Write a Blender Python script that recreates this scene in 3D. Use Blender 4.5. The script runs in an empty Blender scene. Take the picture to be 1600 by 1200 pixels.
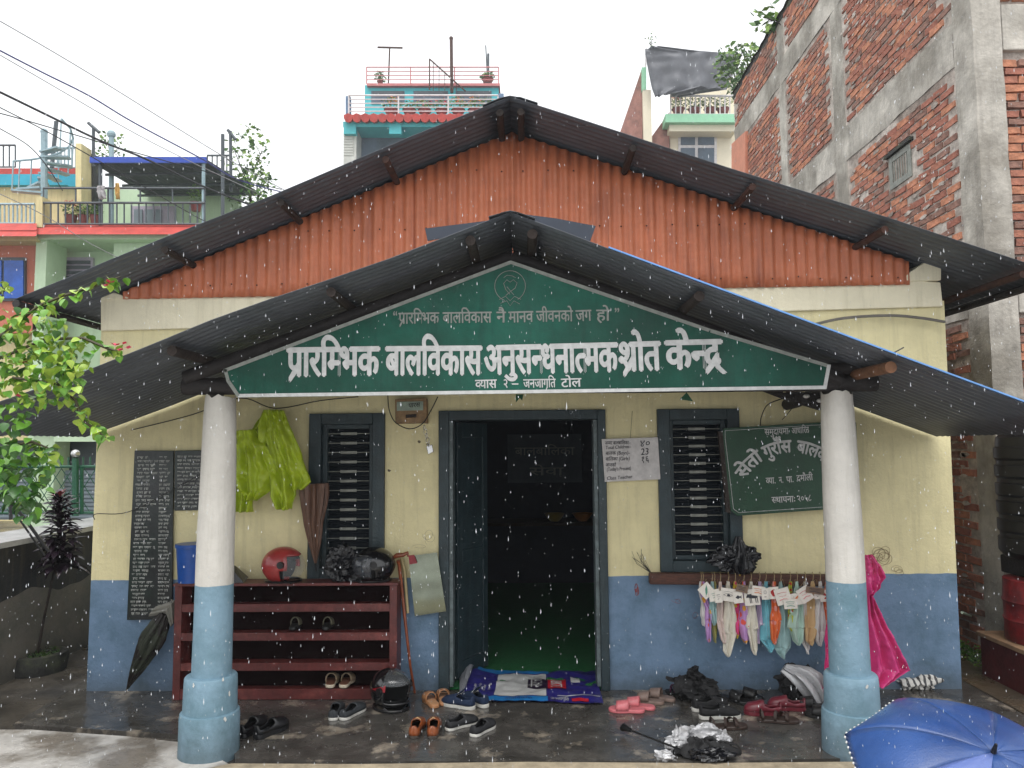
import bpy, bmesh, math, random
from mathutils import Vector, Matrix, noise
R = math.radians
rnd = random.Random(7)
sc = bpy.context.scene
COL = sc.collection

# ---------------- camera ----------------
CAMZ, F = 1.846, 1202.0
yaw, pitch, roll = R(1.0), R(4.6), R(0.45)
fwd = Vector((-math.sin(yaw)*math.cos(pitch), math.cos(yaw)*math.cos(pitch), math.sin(pitch)))
r0 = Vector((math.cos(yaw), math.sin(yaw), 0)); u0 = r0.cross(fwd)
rgt = r0*math.cos(roll)-u0*math.sin(roll); upv = u0*math.cos(roll)+r0*math.sin(roll)
cam = bpy.data.cameras.new('camera'); camo = bpy.data.objects.new('camera', cam); COL.objects.link(camo)
cam.sensor_fit = 'HORIZONTAL'; cam.sensor_width = 36; cam.lens = 36*F/1600
cam.clip_start = 0.05; cam.clip_end = 2000
m = Matrix((rgt, upv, -fwd)).transposed().to_4x4(); m.translation = Vector((0, 0, CAMZ)); camo.matrix_world = m
sc.camera = camo
# ---------------- sky, sun, exposure ----------------
w = bpy.data.worlds.new("World"); sc.world = w; w.use_nodes = True
nt = w.node_tree; nt.nodes.clear()
sky = nt.nodes.new('ShaderNodeTexSky'); sky.sky_type = 'NISHITA'; sky.sun_disc = False
sky.sun_elevation = R(68); sky.sun_rotation = R(200); sky.air_density = 1.0; sky.dust_density = 4.0
hs = nt.nodes.new('ShaderNodeHueSaturation'); hs.inputs['Saturation'].default_value = 0.12
mx = nt.nodes.new('ShaderNodeMix'); mx.data_type = 'RGBA'; mx.inputs[0].default_value = 0.82
mx.inputs['B'].default_value = (10.6, 10.8, 11.0, 1)          # the even white of a rain cloud deck
bg = nt.nodes.new('ShaderNodeBackground'); bg.inputs[1].default_value = 0.08
out = nt.nodes.new('ShaderNodeOutputWorld')
nt.links.new(sky.outputs[0], hs.inputs['Color']); nt.links.new(hs.outputs[0], mx.inputs['A'])
nt.links.new(mx.outputs['Result'], bg.inputs[0]); nt.links.new(bg.outputs[0], out.inputs[0])
sl = bpy.data.lights.new('sun', 'SUN'); sl.energy = 1.3; sl.angle = R(50); sl.color = (1, .98, .95)
so = bpy.data.objects.new('sun', sl); COL.objects.link(so); so.rotation_euler = (R(22), 0, R(-15))
sc.view_settings.view_transform = 'Standard'; sc.view_settings.look = 'None'
sc.view_settings.exposure = 0.9; sc.view_settings.gamma = 1; sc.view_settings.use_curve_mapping = False
sc.cycles.max_bounces = 8; sc.cycles.diffuse_bounces = 4; sc.cycles.transparent_max_bounces = 12
sc.cycles.use_denoising = True

# ---------------- helpers ----------------
def P(px, py, Y):
    d = fwd + rgt*((px-800)/F) + upv*(-(py-600)/F)
    return Vector((0, 0, CAMZ)) + d*(Y/d.y)
def G(px, py, z=0.0):
    d = fwd + rgt*((px-800)/F) + upv*(-(py-600)/F)
    return Vector((0, 0, CAMZ)) + d*((z-CAMZ)/d.z)
def PX(px, py, X):                                             # where the sight line meets the plane x = X
    d = fwd + rgt*((px-800)/F) + upv*(-(py-600)/F)
    return Vector((0, 0, CAMZ)) + d*(X/d.x)
def proj(p):
    v = Vector(p)-Vector((0, 0, CAMZ)); z = v.dot(fwd)
    return 800+F*v.dot(rgt)/z, 600-F*v.dot(upv)/z
def srgb(r, g, b):
    f = lambda c: ((c/255+.055)/1.055)**2.4 if c > 10 else c/255/12.92
    return (f(r), f(g), f(b), 1)

ORG = {}
def thing(name, label, cat, loc=(0, 0, 0), group=None):
    o = bpy.data.objects.new(name, None); COL.objects.link(o); o.location = loc; o.empty_display_size = .1
    o['label'] = label; o['category'] = cat
    if group: o['group'] = group
    ORG[o.name] = Vector(loc); return o
def tag(o, label, cat, group=None):
    o['label'] = label; o['category'] = cat
    if group: o['group'] = group
    return o

class M:
    def __init__(s): s.v = []; s.f = []; s.mi = []; s.xf = None; s.cur = 0
    def add(s, vs, fs):
        n = len(s.v)
        for p in vs:
            p = Vector(p); s.v.append(s.xf @ p if s.xf else p)
        for f in fs: s.f.append([i+n for i in f]); s.mi.append(s.cur)
        return s
    def box(s, c, d, rot=None, taper=1.0):
        x, y, z = d[0]/2, d[1]/2, d[2]/2; vs = []
        for sz in (-1, 1):
            k = taper if sz > 0 else 1
            for a, b in ((-1, -1), (1, -1), (1, 1), (-1, 1)):
                p = Vector((a*x*k, b*y*k, sz*z))
                if rot is not None: p = rot @ p
                vs.append(p+Vector(c))
        return s.add(vs, [(3, 2, 1, 0), (4, 5, 6, 7), (0, 1, 5, 4), (1, 2, 6, 5), (2, 3, 7, 6), (3, 0, 4, 7)])
    def bx(s, x0, x1, y0, y1, z0, z1):
        return s.box(((x0+x1)/2, (y0+y1)/2, (z0+z1)/2), (abs(x1-x0), abs(y1-y0), abs(z1-z0)))
    def prism(s, pts, vec):                                     # polygon pts (3d) swept by vec
        n = len(pts); a = [Vector(p) for p in pts]; b = [p+Vector(vec) for p in a]
        return s.add(a+b, [tuple(range(n))[::-1], tuple(range(n, 2*n))]+[(i, (i+1) % n, n+(i+1) % n, n+i) for i in range(n)])
    def tube(s, pts, r, n=8, caps=True):
        pts = [Vector(p) for p in pts]; k = len(pts)
        rs = r if isinstance(r, (list, tuple)) else [r]*k
        vs = []; ref = None
        for i, p in enumerate(pts):
            t = (pts[min(i+1, k-1)]-pts[max(i-1, 0)]).normalized()
            if ref is None: ref = t.orthogonal().normalized()
            ref = (ref-t*ref.dot(t)).normalized(); b = t.cross(ref)
            for j in range(n):
                a = 2*math.pi*j/n; vs.append(p+(ref*math.cos(a)+b*math.sin(a))*rs[i])
        fs = [(i*n+j, i*n+(j+1) % n, (i+1)*n+(j+1) % n, (i+1)*n+j) for i in range(k-1) for j in range(n)]
        if caps: fs += [tuple(range(n))[::-1], tuple(range((k-1)*n, k*n))]
        return s.add(vs, fs)
    def grid(s, fn, nu, nv, closeu=False):
        vs = [fn(i/nu, j/nv) for j in range(nv+1) for i in range(nu if closeu else nu+1)]
        w_ = nu if closeu else nu+1
        fs = [(j*w_+i, j*w_+(i+1) % w_, (j+1)*w_+(i+1) % w_, (j+1)*w_+i) for j in range(nv) for i in range(nu)]
        return s.add(vs, fs)
    def lathe(s, prof, c=(0, 0, 0), n=24, wob=0):
        c = Vector(c)
        vs = []
        for k, (r, z) in enumerate(prof):
            for j in range(n):
                a = 2*math.pi*j/n
                rr = r*(1+wob*noise.noise(Vector((math.cos(a)*1.5, math.sin(a)*1.5, z*4))))
                vs.append(c+Vector((math.cos(a)*rr, math.sin(a)*rr, z)))
        fs = [(k*n+j, k*n+(j+1) % n, (k+1)*n+(j+1) % n, (k+1)*n+j) for k in range(len(prof)-1) for j in range(n)]
        fs += [tuple(range(n))[::-1], tuple(range((len(prof)-1)*n, len(prof)*n))]
        return s.add(vs, fs)
    def ball(s, c, rad, n=10, rot=None, fn=None):
        c = Vector(c); rad = rad if isinstance(rad, (tuple, list)) else (rad,)*3
        def g(u, v):
            a = 2*math.pi*u; b = math.pi*(v-.5)
            p = Vector((math.cos(a)*math.cos(b), math.sin(a)*math.cos(b), math.sin(b)))
            k = fn(p) if fn else 1
            q = Vector((p.x*rad[0], p.y*rad[1], p.z*rad[2]))*k
            if rot is not None: q = rot @ q
            return c+q
        return s.grid(g, n*2, n, closeu=True)
    def build(s, name, mat, parent=None, smooth=False, thick=0, bevel=0, kind=None, tags=None, org=None, angle=40):
        me = bpy.data.meshes.new(name)
        o = bpy.data.objects.new(name, me); COL.objects.link(o)
        if parent is not None: off = ORG.get(parent.name, Vector((0, 0, 0)))
        else: off = Vector(org) if org is not None else Vector((0, 0, 0))
        me.from_pydata([tuple(p-off) for p in s.v], [], s.f)
        for mm in (mat if isinstance(mat, (list, tuple)) else [mat]): me.materials.append(mm)
        if any(s.mi):
            me.polygons.foreach_set('material_index', s.mi)
        if smooth:
            me.polygons.foreach_set('use_smooth', [True]*len(me.polygons))
            if angle < 180: me.set_sharp_from_angle(angle=R(angle))
        if parent is not None: o.parent = parent
        else: o.location = off
        ORG[o.name] = off
        if thick:
            md = o.modifiers.new('thickness', 'SOLIDIFY'); md.thickness = thick; md.offset = 0
        if bevel:
            md = o.modifiers.new('bevel', 'BEVEL'); md.width = bevel; md.segments = 2; md.limit_method = 'ANGLE'
        if kind: o['kind'] = kind
        if tags: tag(o, *tags)
        me.validate(); return o

def copy_tree(o, parent=None):
    c = o.copy(); COL.objects.link(c)
    if parent is not None: c.parent = parent
    for ch in o.children: copy_tree(ch, c)
    return c

# ---------------- materials ----------------
MATS = {}
def mat(name, col, rough=.6, var=.12, scale=6, bump=0, bscale=40, metal=0, streak=0, streak_col=(.05, .05, .05, 1), spec=.5,
        alpha=1, trans=0, col2=None, fac2=.5, scale2=3, coat=0, sub=0, rvar=0, coords='Object', stretch=(1, 1, 1), sharp2=.1, sheen=0):
    if name in MATS: return MATS[name]
    m = bpy.data.materials.new(name); MATS[name] = m; m.use_nodes = True
    t = m.node_tree; N = t.nodes; L = t.links; b = N['Principled BSDF']
    tc = N.new('ShaderNodeTexCoord'); mp = N.new('ShaderNodeMapping'); L.new(tc.outputs[coords], mp.inputs[0])
    mp.inputs['Scale'].default_value = stretch
    def nz(s, d=4, v=mp.outputs[0], r=.6):
        n = N.new('ShaderNodeTexNoise'); n.inputs['Scale'].default_value = s; n.inputs['Detail'].default_value = d
        n.inputs['Roughness'].default_value = r; L.new(v, n.inputs['Vector']); return n.outputs['Fac']
    def ramp(x, lo, hi):
        q = N.new('ShaderNodeMapRange'); q.inputs['From Min'].default_value = lo; q.inputs['From Max'].default_value = hi
        L.new(x, q.inputs['Value']); return q.outputs[0]
    def mix(f, a, bb, mode='MIX'):
        q = N.new('ShaderNodeMix'); q.data_type = 'RGBA'; q.blend_type = mode
        for sck, val in ((q.inputs[0], f), (q.inputs['A'], a), (q.inputs['B'], bb)):
            if hasattr(val, 'is_output') or isinstance(val, bpy.types.NodeSocket): L.new(val, sck)
            else: sck.default_value = val
        return q.outputs['Result']
    c = tuple(col)
    if col2 is not None: c = mix(ramp(nz(scale2, 5), fac2-sharp2, fac2+sharp2), c, tuple(col2))
    if var:
        dk = mix(1.0, c, (1-var*2.2, 1-var*2.2, 1-var*2.2, 1), 'MULTIPLY')
        lt = mix(1.0, c, (1+var, 1+var, 1+var, 1), 'MULTIPLY')
        c = mix(ramp(nz(scale, 6, r=.7), .3, .7), dk, lt)
    if streak:
        m2 = N.new('ShaderNodeMapping'); L.new(tc.outputs[coords], m2.inputs[0]); m2.inputs['Scale'].default_value = (9, 9, .7)
        a = ramp(nz(1.6, 6, m2.outputs[0], .7), .5, .78)
        q = N.new('ShaderNodeMath'); q.operation = 'MULTIPLY'; q.inputs[1].default_value = streak; L.new(a, q.inputs[0])
        c = mix(q.outputs[0], c, streak_col)
    if isinstance(c, tuple): b.inputs['Base Color'].default_value = c
    else: L.new(c, b.inputs['Base Color'])
    b.inputs['Roughness'].default_value = rough
    if rvar:
        q = N.new('ShaderNodeMapRange'); q.inputs['From Min'].default_value = .35; q.inputs['From Max'].default_value = .65
        q.inputs['To Min'].default_value = max(.02, rough-rvar); q.inputs['To Max'].default_value = min(1, rough+rvar)
        L.new(nz(scale*.7, 5), q.inputs['Value']); L.new(q.outputs[0], b.inputs['Roughness'])
    b.inputs['Metallic'].default_value = metal; b.inputs['Specular IOR Level'].default_value = spec
    b.inputs['Alpha'].default_value = alpha; b.inputs['Transmission Weight'].default_value = trans
    b.inputs['Coat Weight'].default_value = coat; b.inputs['Subsurface Weight'].default_value = sub
    b.inputs['Sheen Weight'].default_value = sheen
    if bump:
        bp = N.new('ShaderNodeBump'); bp.inputs['Strength'].default_value = min(1, bump); bp.inputs['Distance'].default_value = .01*max(1, bump)
        L.new(nz(bscale, 6), bp.inputs['Height']); L.new(bp.outputs[0], b.inputs['Normal'])
    return m

def painted(name, hi, lo, za, zb, xm, streak=.35, wobble=.012, freq=9):
    """wall paint: hi colour above the line z = za + zb*x, lo colour below it (world coordinates), with dirt and scuffs"""
    m = mat(name, hi, .62, .05, 5, .5, 26, streak=streak, streak_col=srgb(120, 112, 84), coords='Object')
    t = m.node_tree; N = t.nodes; L = t.links; b = N['Principled BSDF']
    src = b.inputs['Base Color'].links[0].from_socket
    geo = N.new('ShaderNodeNewGeometry'); sp = N.new('ShaderNodeSeparateXYZ'); L.new(geo.outputs['Position'], sp.inputs[0])
    ml = N.new('ShaderNodeMath'); ml.operation = 'MULTIPLY_ADD'; ml.inputs[1].default_value = zb; ml.inputs[2].default_value = za
    L.new(sp.outputs['X'], ml.inputs[0])
    nz = N.new('ShaderNodeTexNoise'); nz.inputs['Scale'].default_value = freq; L.new(geo.outputs['Position'], nz.inputs['Vector'])
    wob = N.new('ShaderNodeMath'); wob.operation = 'MULTIPLY_ADD'; wob.inputs[1].default_value = wobble; L.new(nz.outputs['Fac'], wob.inputs[0]); L.new(ml.outputs[0], wob.inputs[2])
    lt = N.new('ShaderNodeMath'); lt.operation = 'LESS_THAN'; L.new(sp.outputs['Z'], lt.inputs[0]); L.new(wob.outputs[0], lt.inputs[1])
    n2 = N.new('ShaderNodeTexNoise'); n2.inputs['Scale'].default_value = 3.5; n2.inputs['Detail'].default_value = 8; n2.inputs['Roughness'].default_value = .7
    L.new(geo.outputs['Position'], n2.inputs['Vector'])
    rp = N.new('ShaderNodeMapRange'); rp.inputs['From Min'].default_value = .44; rp.inputs['From Max'].default_value = .66; L.new(n2.outputs['Fac'], rp.inputs['Value'])
    lc = N.new('ShaderNodeMix'); lc.data_type = 'RGBA'; lc.inputs['A'].default_value = lo
    lc.inputs['B'].default_value = (lo[0]*.6, lo[1]*.68, lo[2]*.66, 1); L.new(rp.outputs[0], lc.inputs[0])
    # splash dirt climbing from the floor
    gd = N.new('ShaderNodeMapRange'); gd.inputs['From Min'].default_value = .22; gd.inputs['From Max'].default_value = 0.0
    gz = N.new('ShaderNodeMath'); gz.operation = 'MULTIPLY_ADD'; gz.inputs[1].default_value = -.3; L.new(n2.outputs['Fac'], gz.inputs[0]); L.new(sp.outputs['Z'], gz.inputs[2])
    ga = N.new('ShaderNodeMath'); ga.inputs[1].default_value = .15; L.new(gz.outputs[0], ga.inputs[0]); L.new(ga.outputs[0], gd.inputs['Value'])
    gm = N.new('ShaderNodeMath'); gm.operation = 'MULTIPLY'; gm.inputs[1].default_value = .55; L.new(gd.outputs[0], gm.inputs[0])
    ld = N.new('ShaderNodeMix'); ld.data_type = 'RGBA'; ld.inputs['B'].default_value = srgb(62, 64, 60); L.new(lc.outputs['Result'], ld.inputs['A']); L.new(gm.outputs[0], ld.inputs[0])
    fm = N.new('ShaderNodeMix'); fm.data_type = 'RGBA'; L.new(lt.outputs[0], fm.inputs[0]); L.new(src, fm.inputs['A']); L.new(ld.outputs['Result'], fm.inputs['B'])
    L.new(fm.outputs['Result'], b.inputs['Base Color']); return m

CREAM = srgb(226, 215, 168); 
blL, blR = P(147, 908, 6), P(1499, 897, 6)
kb = (blR.z-blL.z)/(blR.x-blL.x)
m_wall = painted('wall_paint', CREAM, srgb(108, 134, 162), blL.z-kb*blL.x, kb, 0, .3)
m_colp = painted('column_paint', srgb(210, 206, 198), srgb(126, 156, 174), 1.0, 0, 0, .3)
m_cream = mat('cream_plaster', srgb(240, 231, 202), .7, .05, 3, .4, 20, streak=.35, streak_col=srgb(150, 140, 105))
m_teal = mat('teal_wood', srgb(36, 54, 60), .5, .2, 8, .3, 60, streak=.3, streak_col=srgb(80, 92, 92))
m_under = mat('roof_sheet_dark', srgb(94, 99, 106), .45, .12, 3, .15, 30, metal=.1, streak=.3, streak_col=srgb(50, 44, 42))
m_blue = mat('blue_roof_edge', srgb(96, 146, 206), .4, .1, 8, streak=.1)
m_log = mat('old_log', srgb(48, 38, 33), .75, .3, 14, .6, 40)
m_beam = mat('dark_beam', srgb(40, 36, 36), .7, .25, 9, .5, 40)
m_black = mat('black_plastic', srgb(20, 20, 22), .35, .1, 10)
m_wire = mat('black_wire', srgb(22, 22, 24), .5, 0)
m_white = mat('white_paint', srgb(215, 215, 212), .5, .05, 20)
m_lett = mat('letter_paint', srgb(196, 197, 196), .55, .12, 18)
m_lettd = mat('faded_letter_paint', srgb(138, 142, 136), .6, .15, 18)
m_green = mat('sign_green', srgb(6, 68, 54), .5, .14, 3, .2, 30, streak=.5, streak_col=srgb(4, 40, 38), rvar=.1, spec=.3, col2=srgb(18, 92, 76), scale2=.9, fac2=.56)
m_green2 = mat('small_sign_green', srgb(18, 66, 42), .45, .14, 5, .2, 30, streak=.4, streak_col=srgb(14, 50, 36))
m_conc = mat('raw_concrete', srgb(194, 188, 178), .85, .16, 4, .9, 26, streak=.5, streak_col=srgb(104, 98, 92), col2=srgb(146, 140, 130), scale2=1.4)
m_mortar = mat('mortar', srgb(206, 196, 186), .9, .25, 10, .9, 45, col2=srgb(150, 136, 126), scale2=1.1)
BR = [mat('brick_a', srgb(180, 118, 96), .85, .2, 12, .9, 60, streak=.35, streak_col=srgb(110, 84, 74)),
      mat('brick_b', srgb(164, 104, 86), .85, .2, 12, .9, 60, streak=.35, streak_col=srgb(90, 70, 64)),
      mat('brick_c', srgb(196, 132, 102), .85, .2, 12, .9, 60), mat('brick_d', srgb(150, 112, 98), .85, .25, 12, .9, 60)]
m_moss = mat('moss_black', srgb(46, 46, 44), .8, .3, 6, .8, 20, col2=srgb(78, 84, 60), scale2=5, fac2=.62)
m_maroon = mat('maroon_wood', srgb(96, 40, 38), .4, .2, 12, .3, 60, col2=srgb(124, 62, 56), scale2=8, fac2=.62, streak=.25, streak_col=srgb(52, 24, 24))
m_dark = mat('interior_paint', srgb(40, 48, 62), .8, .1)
m_rust = mat('rust', srgb(76, 48, 38), .8, .3, 14, .5)
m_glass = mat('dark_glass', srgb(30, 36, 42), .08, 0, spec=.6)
m_bar = mat('grey_bar', srgb(132, 134, 126), .4, .2, 20)
m_steel = mat('steel', srgb(190, 190, 190), .25, .1, 10, metal=.9)

# ---------------- lettering (visual order; '^' halves the letter before it, '~' adds the low slanting stroke) ----------------
_g = {}
def glyph(ch, bold):
    k = (ch, bold)
    if k in _g: return _g[k]
    def mk(s, off):
        c = bpy.data.curves.new('t', 'FONT'); c.body = s; c.offset = off; c.resolution_u = 3
        o = bpy.data.objects.new('t', c); COL.objects.link(o); bpy.context.view_layer.update()
        me = bpy.data.meshes.new_from_object(o.evaluated_get(bpy.context.evaluated_depsgraph_get()))
        me.calc_loop_triangles()
        vs = [(v.co.x, v.co.y) for v in me.vertices]; ts = [tuple(t.vertices) for t in me.loop_triangles]
        bpy.data.objects.remove(o); bpy.data.curves.remove(c); bpy.data.meshes.remove(me); return vs, ts
    vs, ts = mk(ch, 0)
    a = max([v[0] for v in mk(ch+'|'*8, 0)[0]]+[0])-max([v[0] for v in mk('|'*8, 0)[0]]+[0])
    _g[k] = (vs, ts, a); return _g[k]
def clipx(tri, c):
    o = []
    for i in range(3):
        p, q = tri[i], tri[(i+1) % 3]
        if p[0] <= c: o.append(p)
        if (p[0] <= c) != (q[0] <= c):
            t = (c-p[0])/(q[0]-p[0]); o.append((c, p[1]+t*(q[1]-p[1])))
    return o
def layout(s, bold=0):
    """-> list of (polygons, x0) and total width"""
    polys = []; x = 0; chars = list(s); i = 0
    while i < len(chars):
        ch = chars[i]; nx = chars[i+1] if i+1 < len(chars) else ''
        if ch == ' ': x += .26; i += 1; continue
        vs, ts, a = glyph(ch, bold)
        if not vs: i += 1; continue
        if ord(ch) > 0x900 and nx == '^':
            low = [v[0] for v in glyph(ch, 0)[0] if abs(v[1]) < .02 and v[0] > a*.5]
            c = (min(low) if low else a*.75)+.012
            for t in ts:
                q = clipx([vs[k] for k in t], c)
                if len(q) > 2: polys.append(([(p[0]+x, p[1]) for p in q], (i % 4)*.00006))
            x += c-.012; i += 2; continue
        for t in ts: polys.append(([(vs[k][0]+x, vs[k][1]) for k in t], (i % 4)*.00006))
        if nx == '~':
            e = x+a*.78; h = .05+bold
            polys.append(([(e, .26+h), (e, .26-h), (e-.34, -.13-h), (e-.34, -.13+h)], .0013)); i += 1
            if ch == 'द': polys.append(([(e-.05, .02), (e+.05, .02), (e+.22, -.2), (e+.12, -.2)], .0016))
        x += a; i += 1
    return polys, x
FAT = ((0, 0), (-1, 0), (1, 0), (0, -1), (0, 1))
def text_mesh(mm, s, pl, pr, h, off, bold=0, cap=.622, slant=0, low=1.0):
    """set the line s from base point pl to pr (3d), cap height h metres, pushed off metres towards the viewer"""
    polys, wd = layout(s, bold); pl, pr = Vector(pl), Vector(pr)
    U = (pr-pl).normalized(); sx = (pr-pl).length/wd; V = Vector((U.x*0, 0, 1)); V = (V-U*V.dot(U)).normalized(); Nn = U.cross(V)
    sy = h/cap
    for k, (dx, dy) in enumerate(FAT if bold else FAT[:1]):       # brush-fat strokes: shifted coats, each a hair above the last
        for q, x0 in polys:
            mm.add([pl+U*((p[0]+slant*p[1]+dx*bold)*sx)+V*((p[1] if p[1] > 0 else p[1]*low)*sy+dy*bold*sy*.6)+Nn*(off+.00025*k+x0) for p in q], [tuple(range(len(q)))])
def text_arc(mm, s, c, r, a0, a1, h, off, bold=0, cap=.622):
    """letters standing on a circle (x,z plane) from angle a0 to a1 (degrees, clockwise)"""
    polys, wd = layout(s, bold); c = Vector(c); sy = h/cap
    for k, (dx, dy) in enumerate(FAT if bold else FAT[:1]):
        for q, x0 in polys:
            vs = []
            for p in q:
                a = R(a0+(a1-a0)*(p[0]+dx*bold)/wd); rr = r+(p[1]+dy*bold)*sy
                vs.append(c+Vector((math.cos(a)*rr, -off-.00025*k-x0, math.sin(a)*rr)))
            mm.add(vs, [tuple(range(len(q)))])

def drape(mm, rows, Y, pleats=5, amp=.02, seed=0, nu=24, sub=4, bulge=0, wr=0):
    """hanging cloth: rows of (py, pxL, pxR) at distance Y; folds run downwards"""
    pts = []
    for k in range(len(rows)-1):
        for j in range(sub):
            t = j/sub; pts.append([rows[k][i]*(1-t)+rows[k+1][i]*t for i in range(3)])
    pts.append(list(rows[-1])); n = len(pts)-1
    def g(u, v):
        k = min(n, int(round(v*n))); py, a, b = pts[k]
        q = P(a+(b-a)*u, py, Y)
        f = math.sin(u*pleats*math.pi*2+seed+noise.noise(Vector((u*2, v*2, seed)))*3)
        q.y += f*amp*(.35+.65*v)+noise.noise(Vector((u*5+seed, v*6, seed)))*amp*1.4-bulge*math.sin(math.pi*u)
        q.z += noise.noise(Vector((u*6, v*2, seed+9)))*amp*.35
        if wr:
            h = Vector((q.x*9, q.z*7, seed)); d_ = noise.noise(h+noise.noise_vector(h*.8)*1.1); e_ = noise.noise(h*2.3+noise.noise_vector(h*2)*.9)
            q.y -= wr*((1-abs(d_)*3)+.5*(1-abs(e_)*3))
        return q
    mm.grid(g, nu, n)
def crumple(mm, c, rad, seed, amp=.25, n=18, rot=None, fr=2.2, sharp=True):
    c = Vector(c); rad = Vector(rad); sd = Vector((seed*3.1, seed*1.7, seed*.9)); n = int(n*1.5)
    def g(u, v):
        a = 2*math.pi*u; b = math.pi*(v-.5)
        p = Vector((math.cos(a)*math.cos(b), math.sin(a)*math.cos(b), math.sin(b)))
        q = p*fr*.62+sd
        d = noise.noise_vector(q)*amp*1.1+noise.noise_vector(q*2.1+Vector((7, 3, 1)))*amp*.6
        cr = noise.noise(q*1.7+d*2.2); d2 = p*(-amp*.55*(1-min(1, abs(cr)*3.2)))+noise.noise_vector(q*5+d*3)*amp*.14
        p = p+d+d2; p = Vector((p.x*rad.x, p.y*rad.y, p.z*rad.z))
        if rot is not None: p = rot @ p
        p = p+c; p.z = max(p.z, c.z-rad.z*1.0); return p
    mm.grid(g, n*2, n, closeu=True)

# ================= ground =================
m_gr = mat('wet_concrete', srgb(92, 86, 78), .34, .3, 2.2, .7, 14, col2=srgb(58, 56, 54), scale2=1.3, rvar=.26, spec=.6)
m_pv = mat('pale_wet_concrete', srgb(196, 192, 186), .3, .14, 4, .5, 18, col2=srgb(134, 126, 116), scale2=2.2, sharp2=.06, rvar=.22, spec=.7)
m_fl = mat('porch_concrete', srgb(80, 77, 73), .22, .3, 5, .35, 16, col2=srgb(150, 140, 126), scale2=3.4, fac2=.6, sharp2=.04, rvar=.18, spec=.8)
m_soil = mat('pale_sand_edge', srgb(176, 162, 138), .7, .2, 9, .7, 40)
g = M(); n = 48
g.grid(lambda u, v: Vector((-60+120*u, -6+90*v, -.03+.012*noise.noise(Vector((u*60, v*40, 0))))), 60, 60)
o = g.build('ground', m_gr); o['kind'] = 'structure'
wl, wr = P(135, 1082, 6).x, P(1503, 1075, 6).x
wlt, wrt = P(160, 470, 6).x, P(1472, 408, 6).x
def flat(name, pts, z, mat_, th=.04, sub=0):
    m_ = M(); m_.prism([(p[0], p[1], z-th) for p in pts], (0, 0, th)); o = m_.build(name, mat_); o['kind'] = 'structure'; return o
flat('porch_floor', [(wl-.15, 6.3), (wl-.1, 5.3), (-1.9, 5.05), (-1.75, 4.72), (-1, 4.68), (0, 4.7), (1, 4.68), (1.9, 4.72), (wr+.1, 5.2), (wr+.12, 6.3)], 0.0, m_fl, .06)
pts = [(-9, 5.27), (-3.3, 5.24), (-2.6, 5.12), (-2.05, 4.98), (-1.9, 4.8), (-1.75, 4.67)]
pts += [(x, 4.65+.03*math.sin(x*5)) for x in (-1, 0, 1, 1.8)]
flat('forecourt_pavement', [(p[0], p[1]-.02) for p in pts]+[(1.9, 3), (1.9, -3), (-9, -3)], -.008, m_pv, .05)
flat('sandy_kerb_strip', [(-2.0, 4.52), (-1.75, 4.66), (-1, 4.65), (0, 4.68), (1, 4.66), (1.95, 4.68), (1.95, 4.3), (0, 4.36), (-1, 4.33)], -.003, m_soil, .03)
flat('side_path', [(wr+.14, 12), (3.9, 12), (3.9, 3.2), (2.2, 3.2), (wr+.14, 5.1)], -.006, mat('brown_wet_path', srgb(112, 96, 76), .3, .3, 3, .6, 16, col2=srgb(72, 66, 58), scale2=1.5, rvar=.2), .03)

# ================= the school =================
sch = thing('school_building', 'single storey cream and blue school with corrugated gable roof and porch', 'building', (0, 6, 0))
ztopL, ztopR = P(170, 463, 6).z, P(1470, 441, 6).z
door = (P(706, 800, 6).x-.02, P(935, 800, 6).x, 0, P(820, 652, 6).z)
win1 = (P(486, 700, 6).x, P(600, 700, 6).x, P(540, 905, 6).z, P(540, 646, 6).z)
win2 = (P(1029, 700, 6).x, P(1153, 700, 6).x, P(1090, 893, 6).z, P(1090, 639, 6).z)
def wall_holes(mm, x0, x1, z0, z1fn, holes, y, th, xl, xr):
    xs = sorted(set([x0, x1]+[h[0] for h in holes]+[h[1] for h in holes])); ztop = 2.95
    zs = sorted(set([z0, ztop]+[h[2] for h in holes]+[h[3] for h in holes]))
    def X(x, z): return xl(z) if x == x0 else xr(z) if x == x1 else x
    for i in range(len(xs)-1):
        for j in range(len(zs)-1):
            cx, cz = (xs[i]+xs[i+1])/2, (zs[j]+zs[j+1])/2
            if any(h[0] < cx < h[1] and h[2] < cz < h[3] for h in holes): continue
            a, b, c, d = xs[i], xs[i+1], zs[j], zs[j+1]
            mm.add([(X(a, c), y, c), (X(b, c), y, c), (X(b, d), y, d), (X(a, d), y, d)], [(0, 1, 2, 3)])
            mm.add([(X(a, c), y+th, c), (X(b, c), y+th, c), (X(b, d), y+th, d), (X(a, d), y+th, d)], [(3, 2, 1, 0)])
    for h in holes:
        a, b, c, d = h
        mm.add([(a, y, c), (a, y+th, c), (a, y+th, d), (a, y, d)], [(0, 1, 2, 3)])
        mm.add([(b, y, c), (b, y+th, c), (b, y+th, d), (b, y, d)], [(3, 2, 1, 0)])
        mm.add([(a, y, d), (a, y+th, d), (b, y+th, d), (b, y, d)], [(0, 1, 2, 3)])
        mm.add([(a, y, c), (a, y+th, c), (b, y+th, c), (b, y, c)], [(3, 2, 1, 0)])
XL = lambda z: wl+(wlt-wl)*z/3.0
XR = lambda z: wr+(wrt-wr)*z/3.0
mw = M(); wall_holes(mw, wl, wr, -.05, None, [door, win1, win2], 6.0, .24, XL, XR)
mw.build('front_wall', m_wall, sch)
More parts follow.
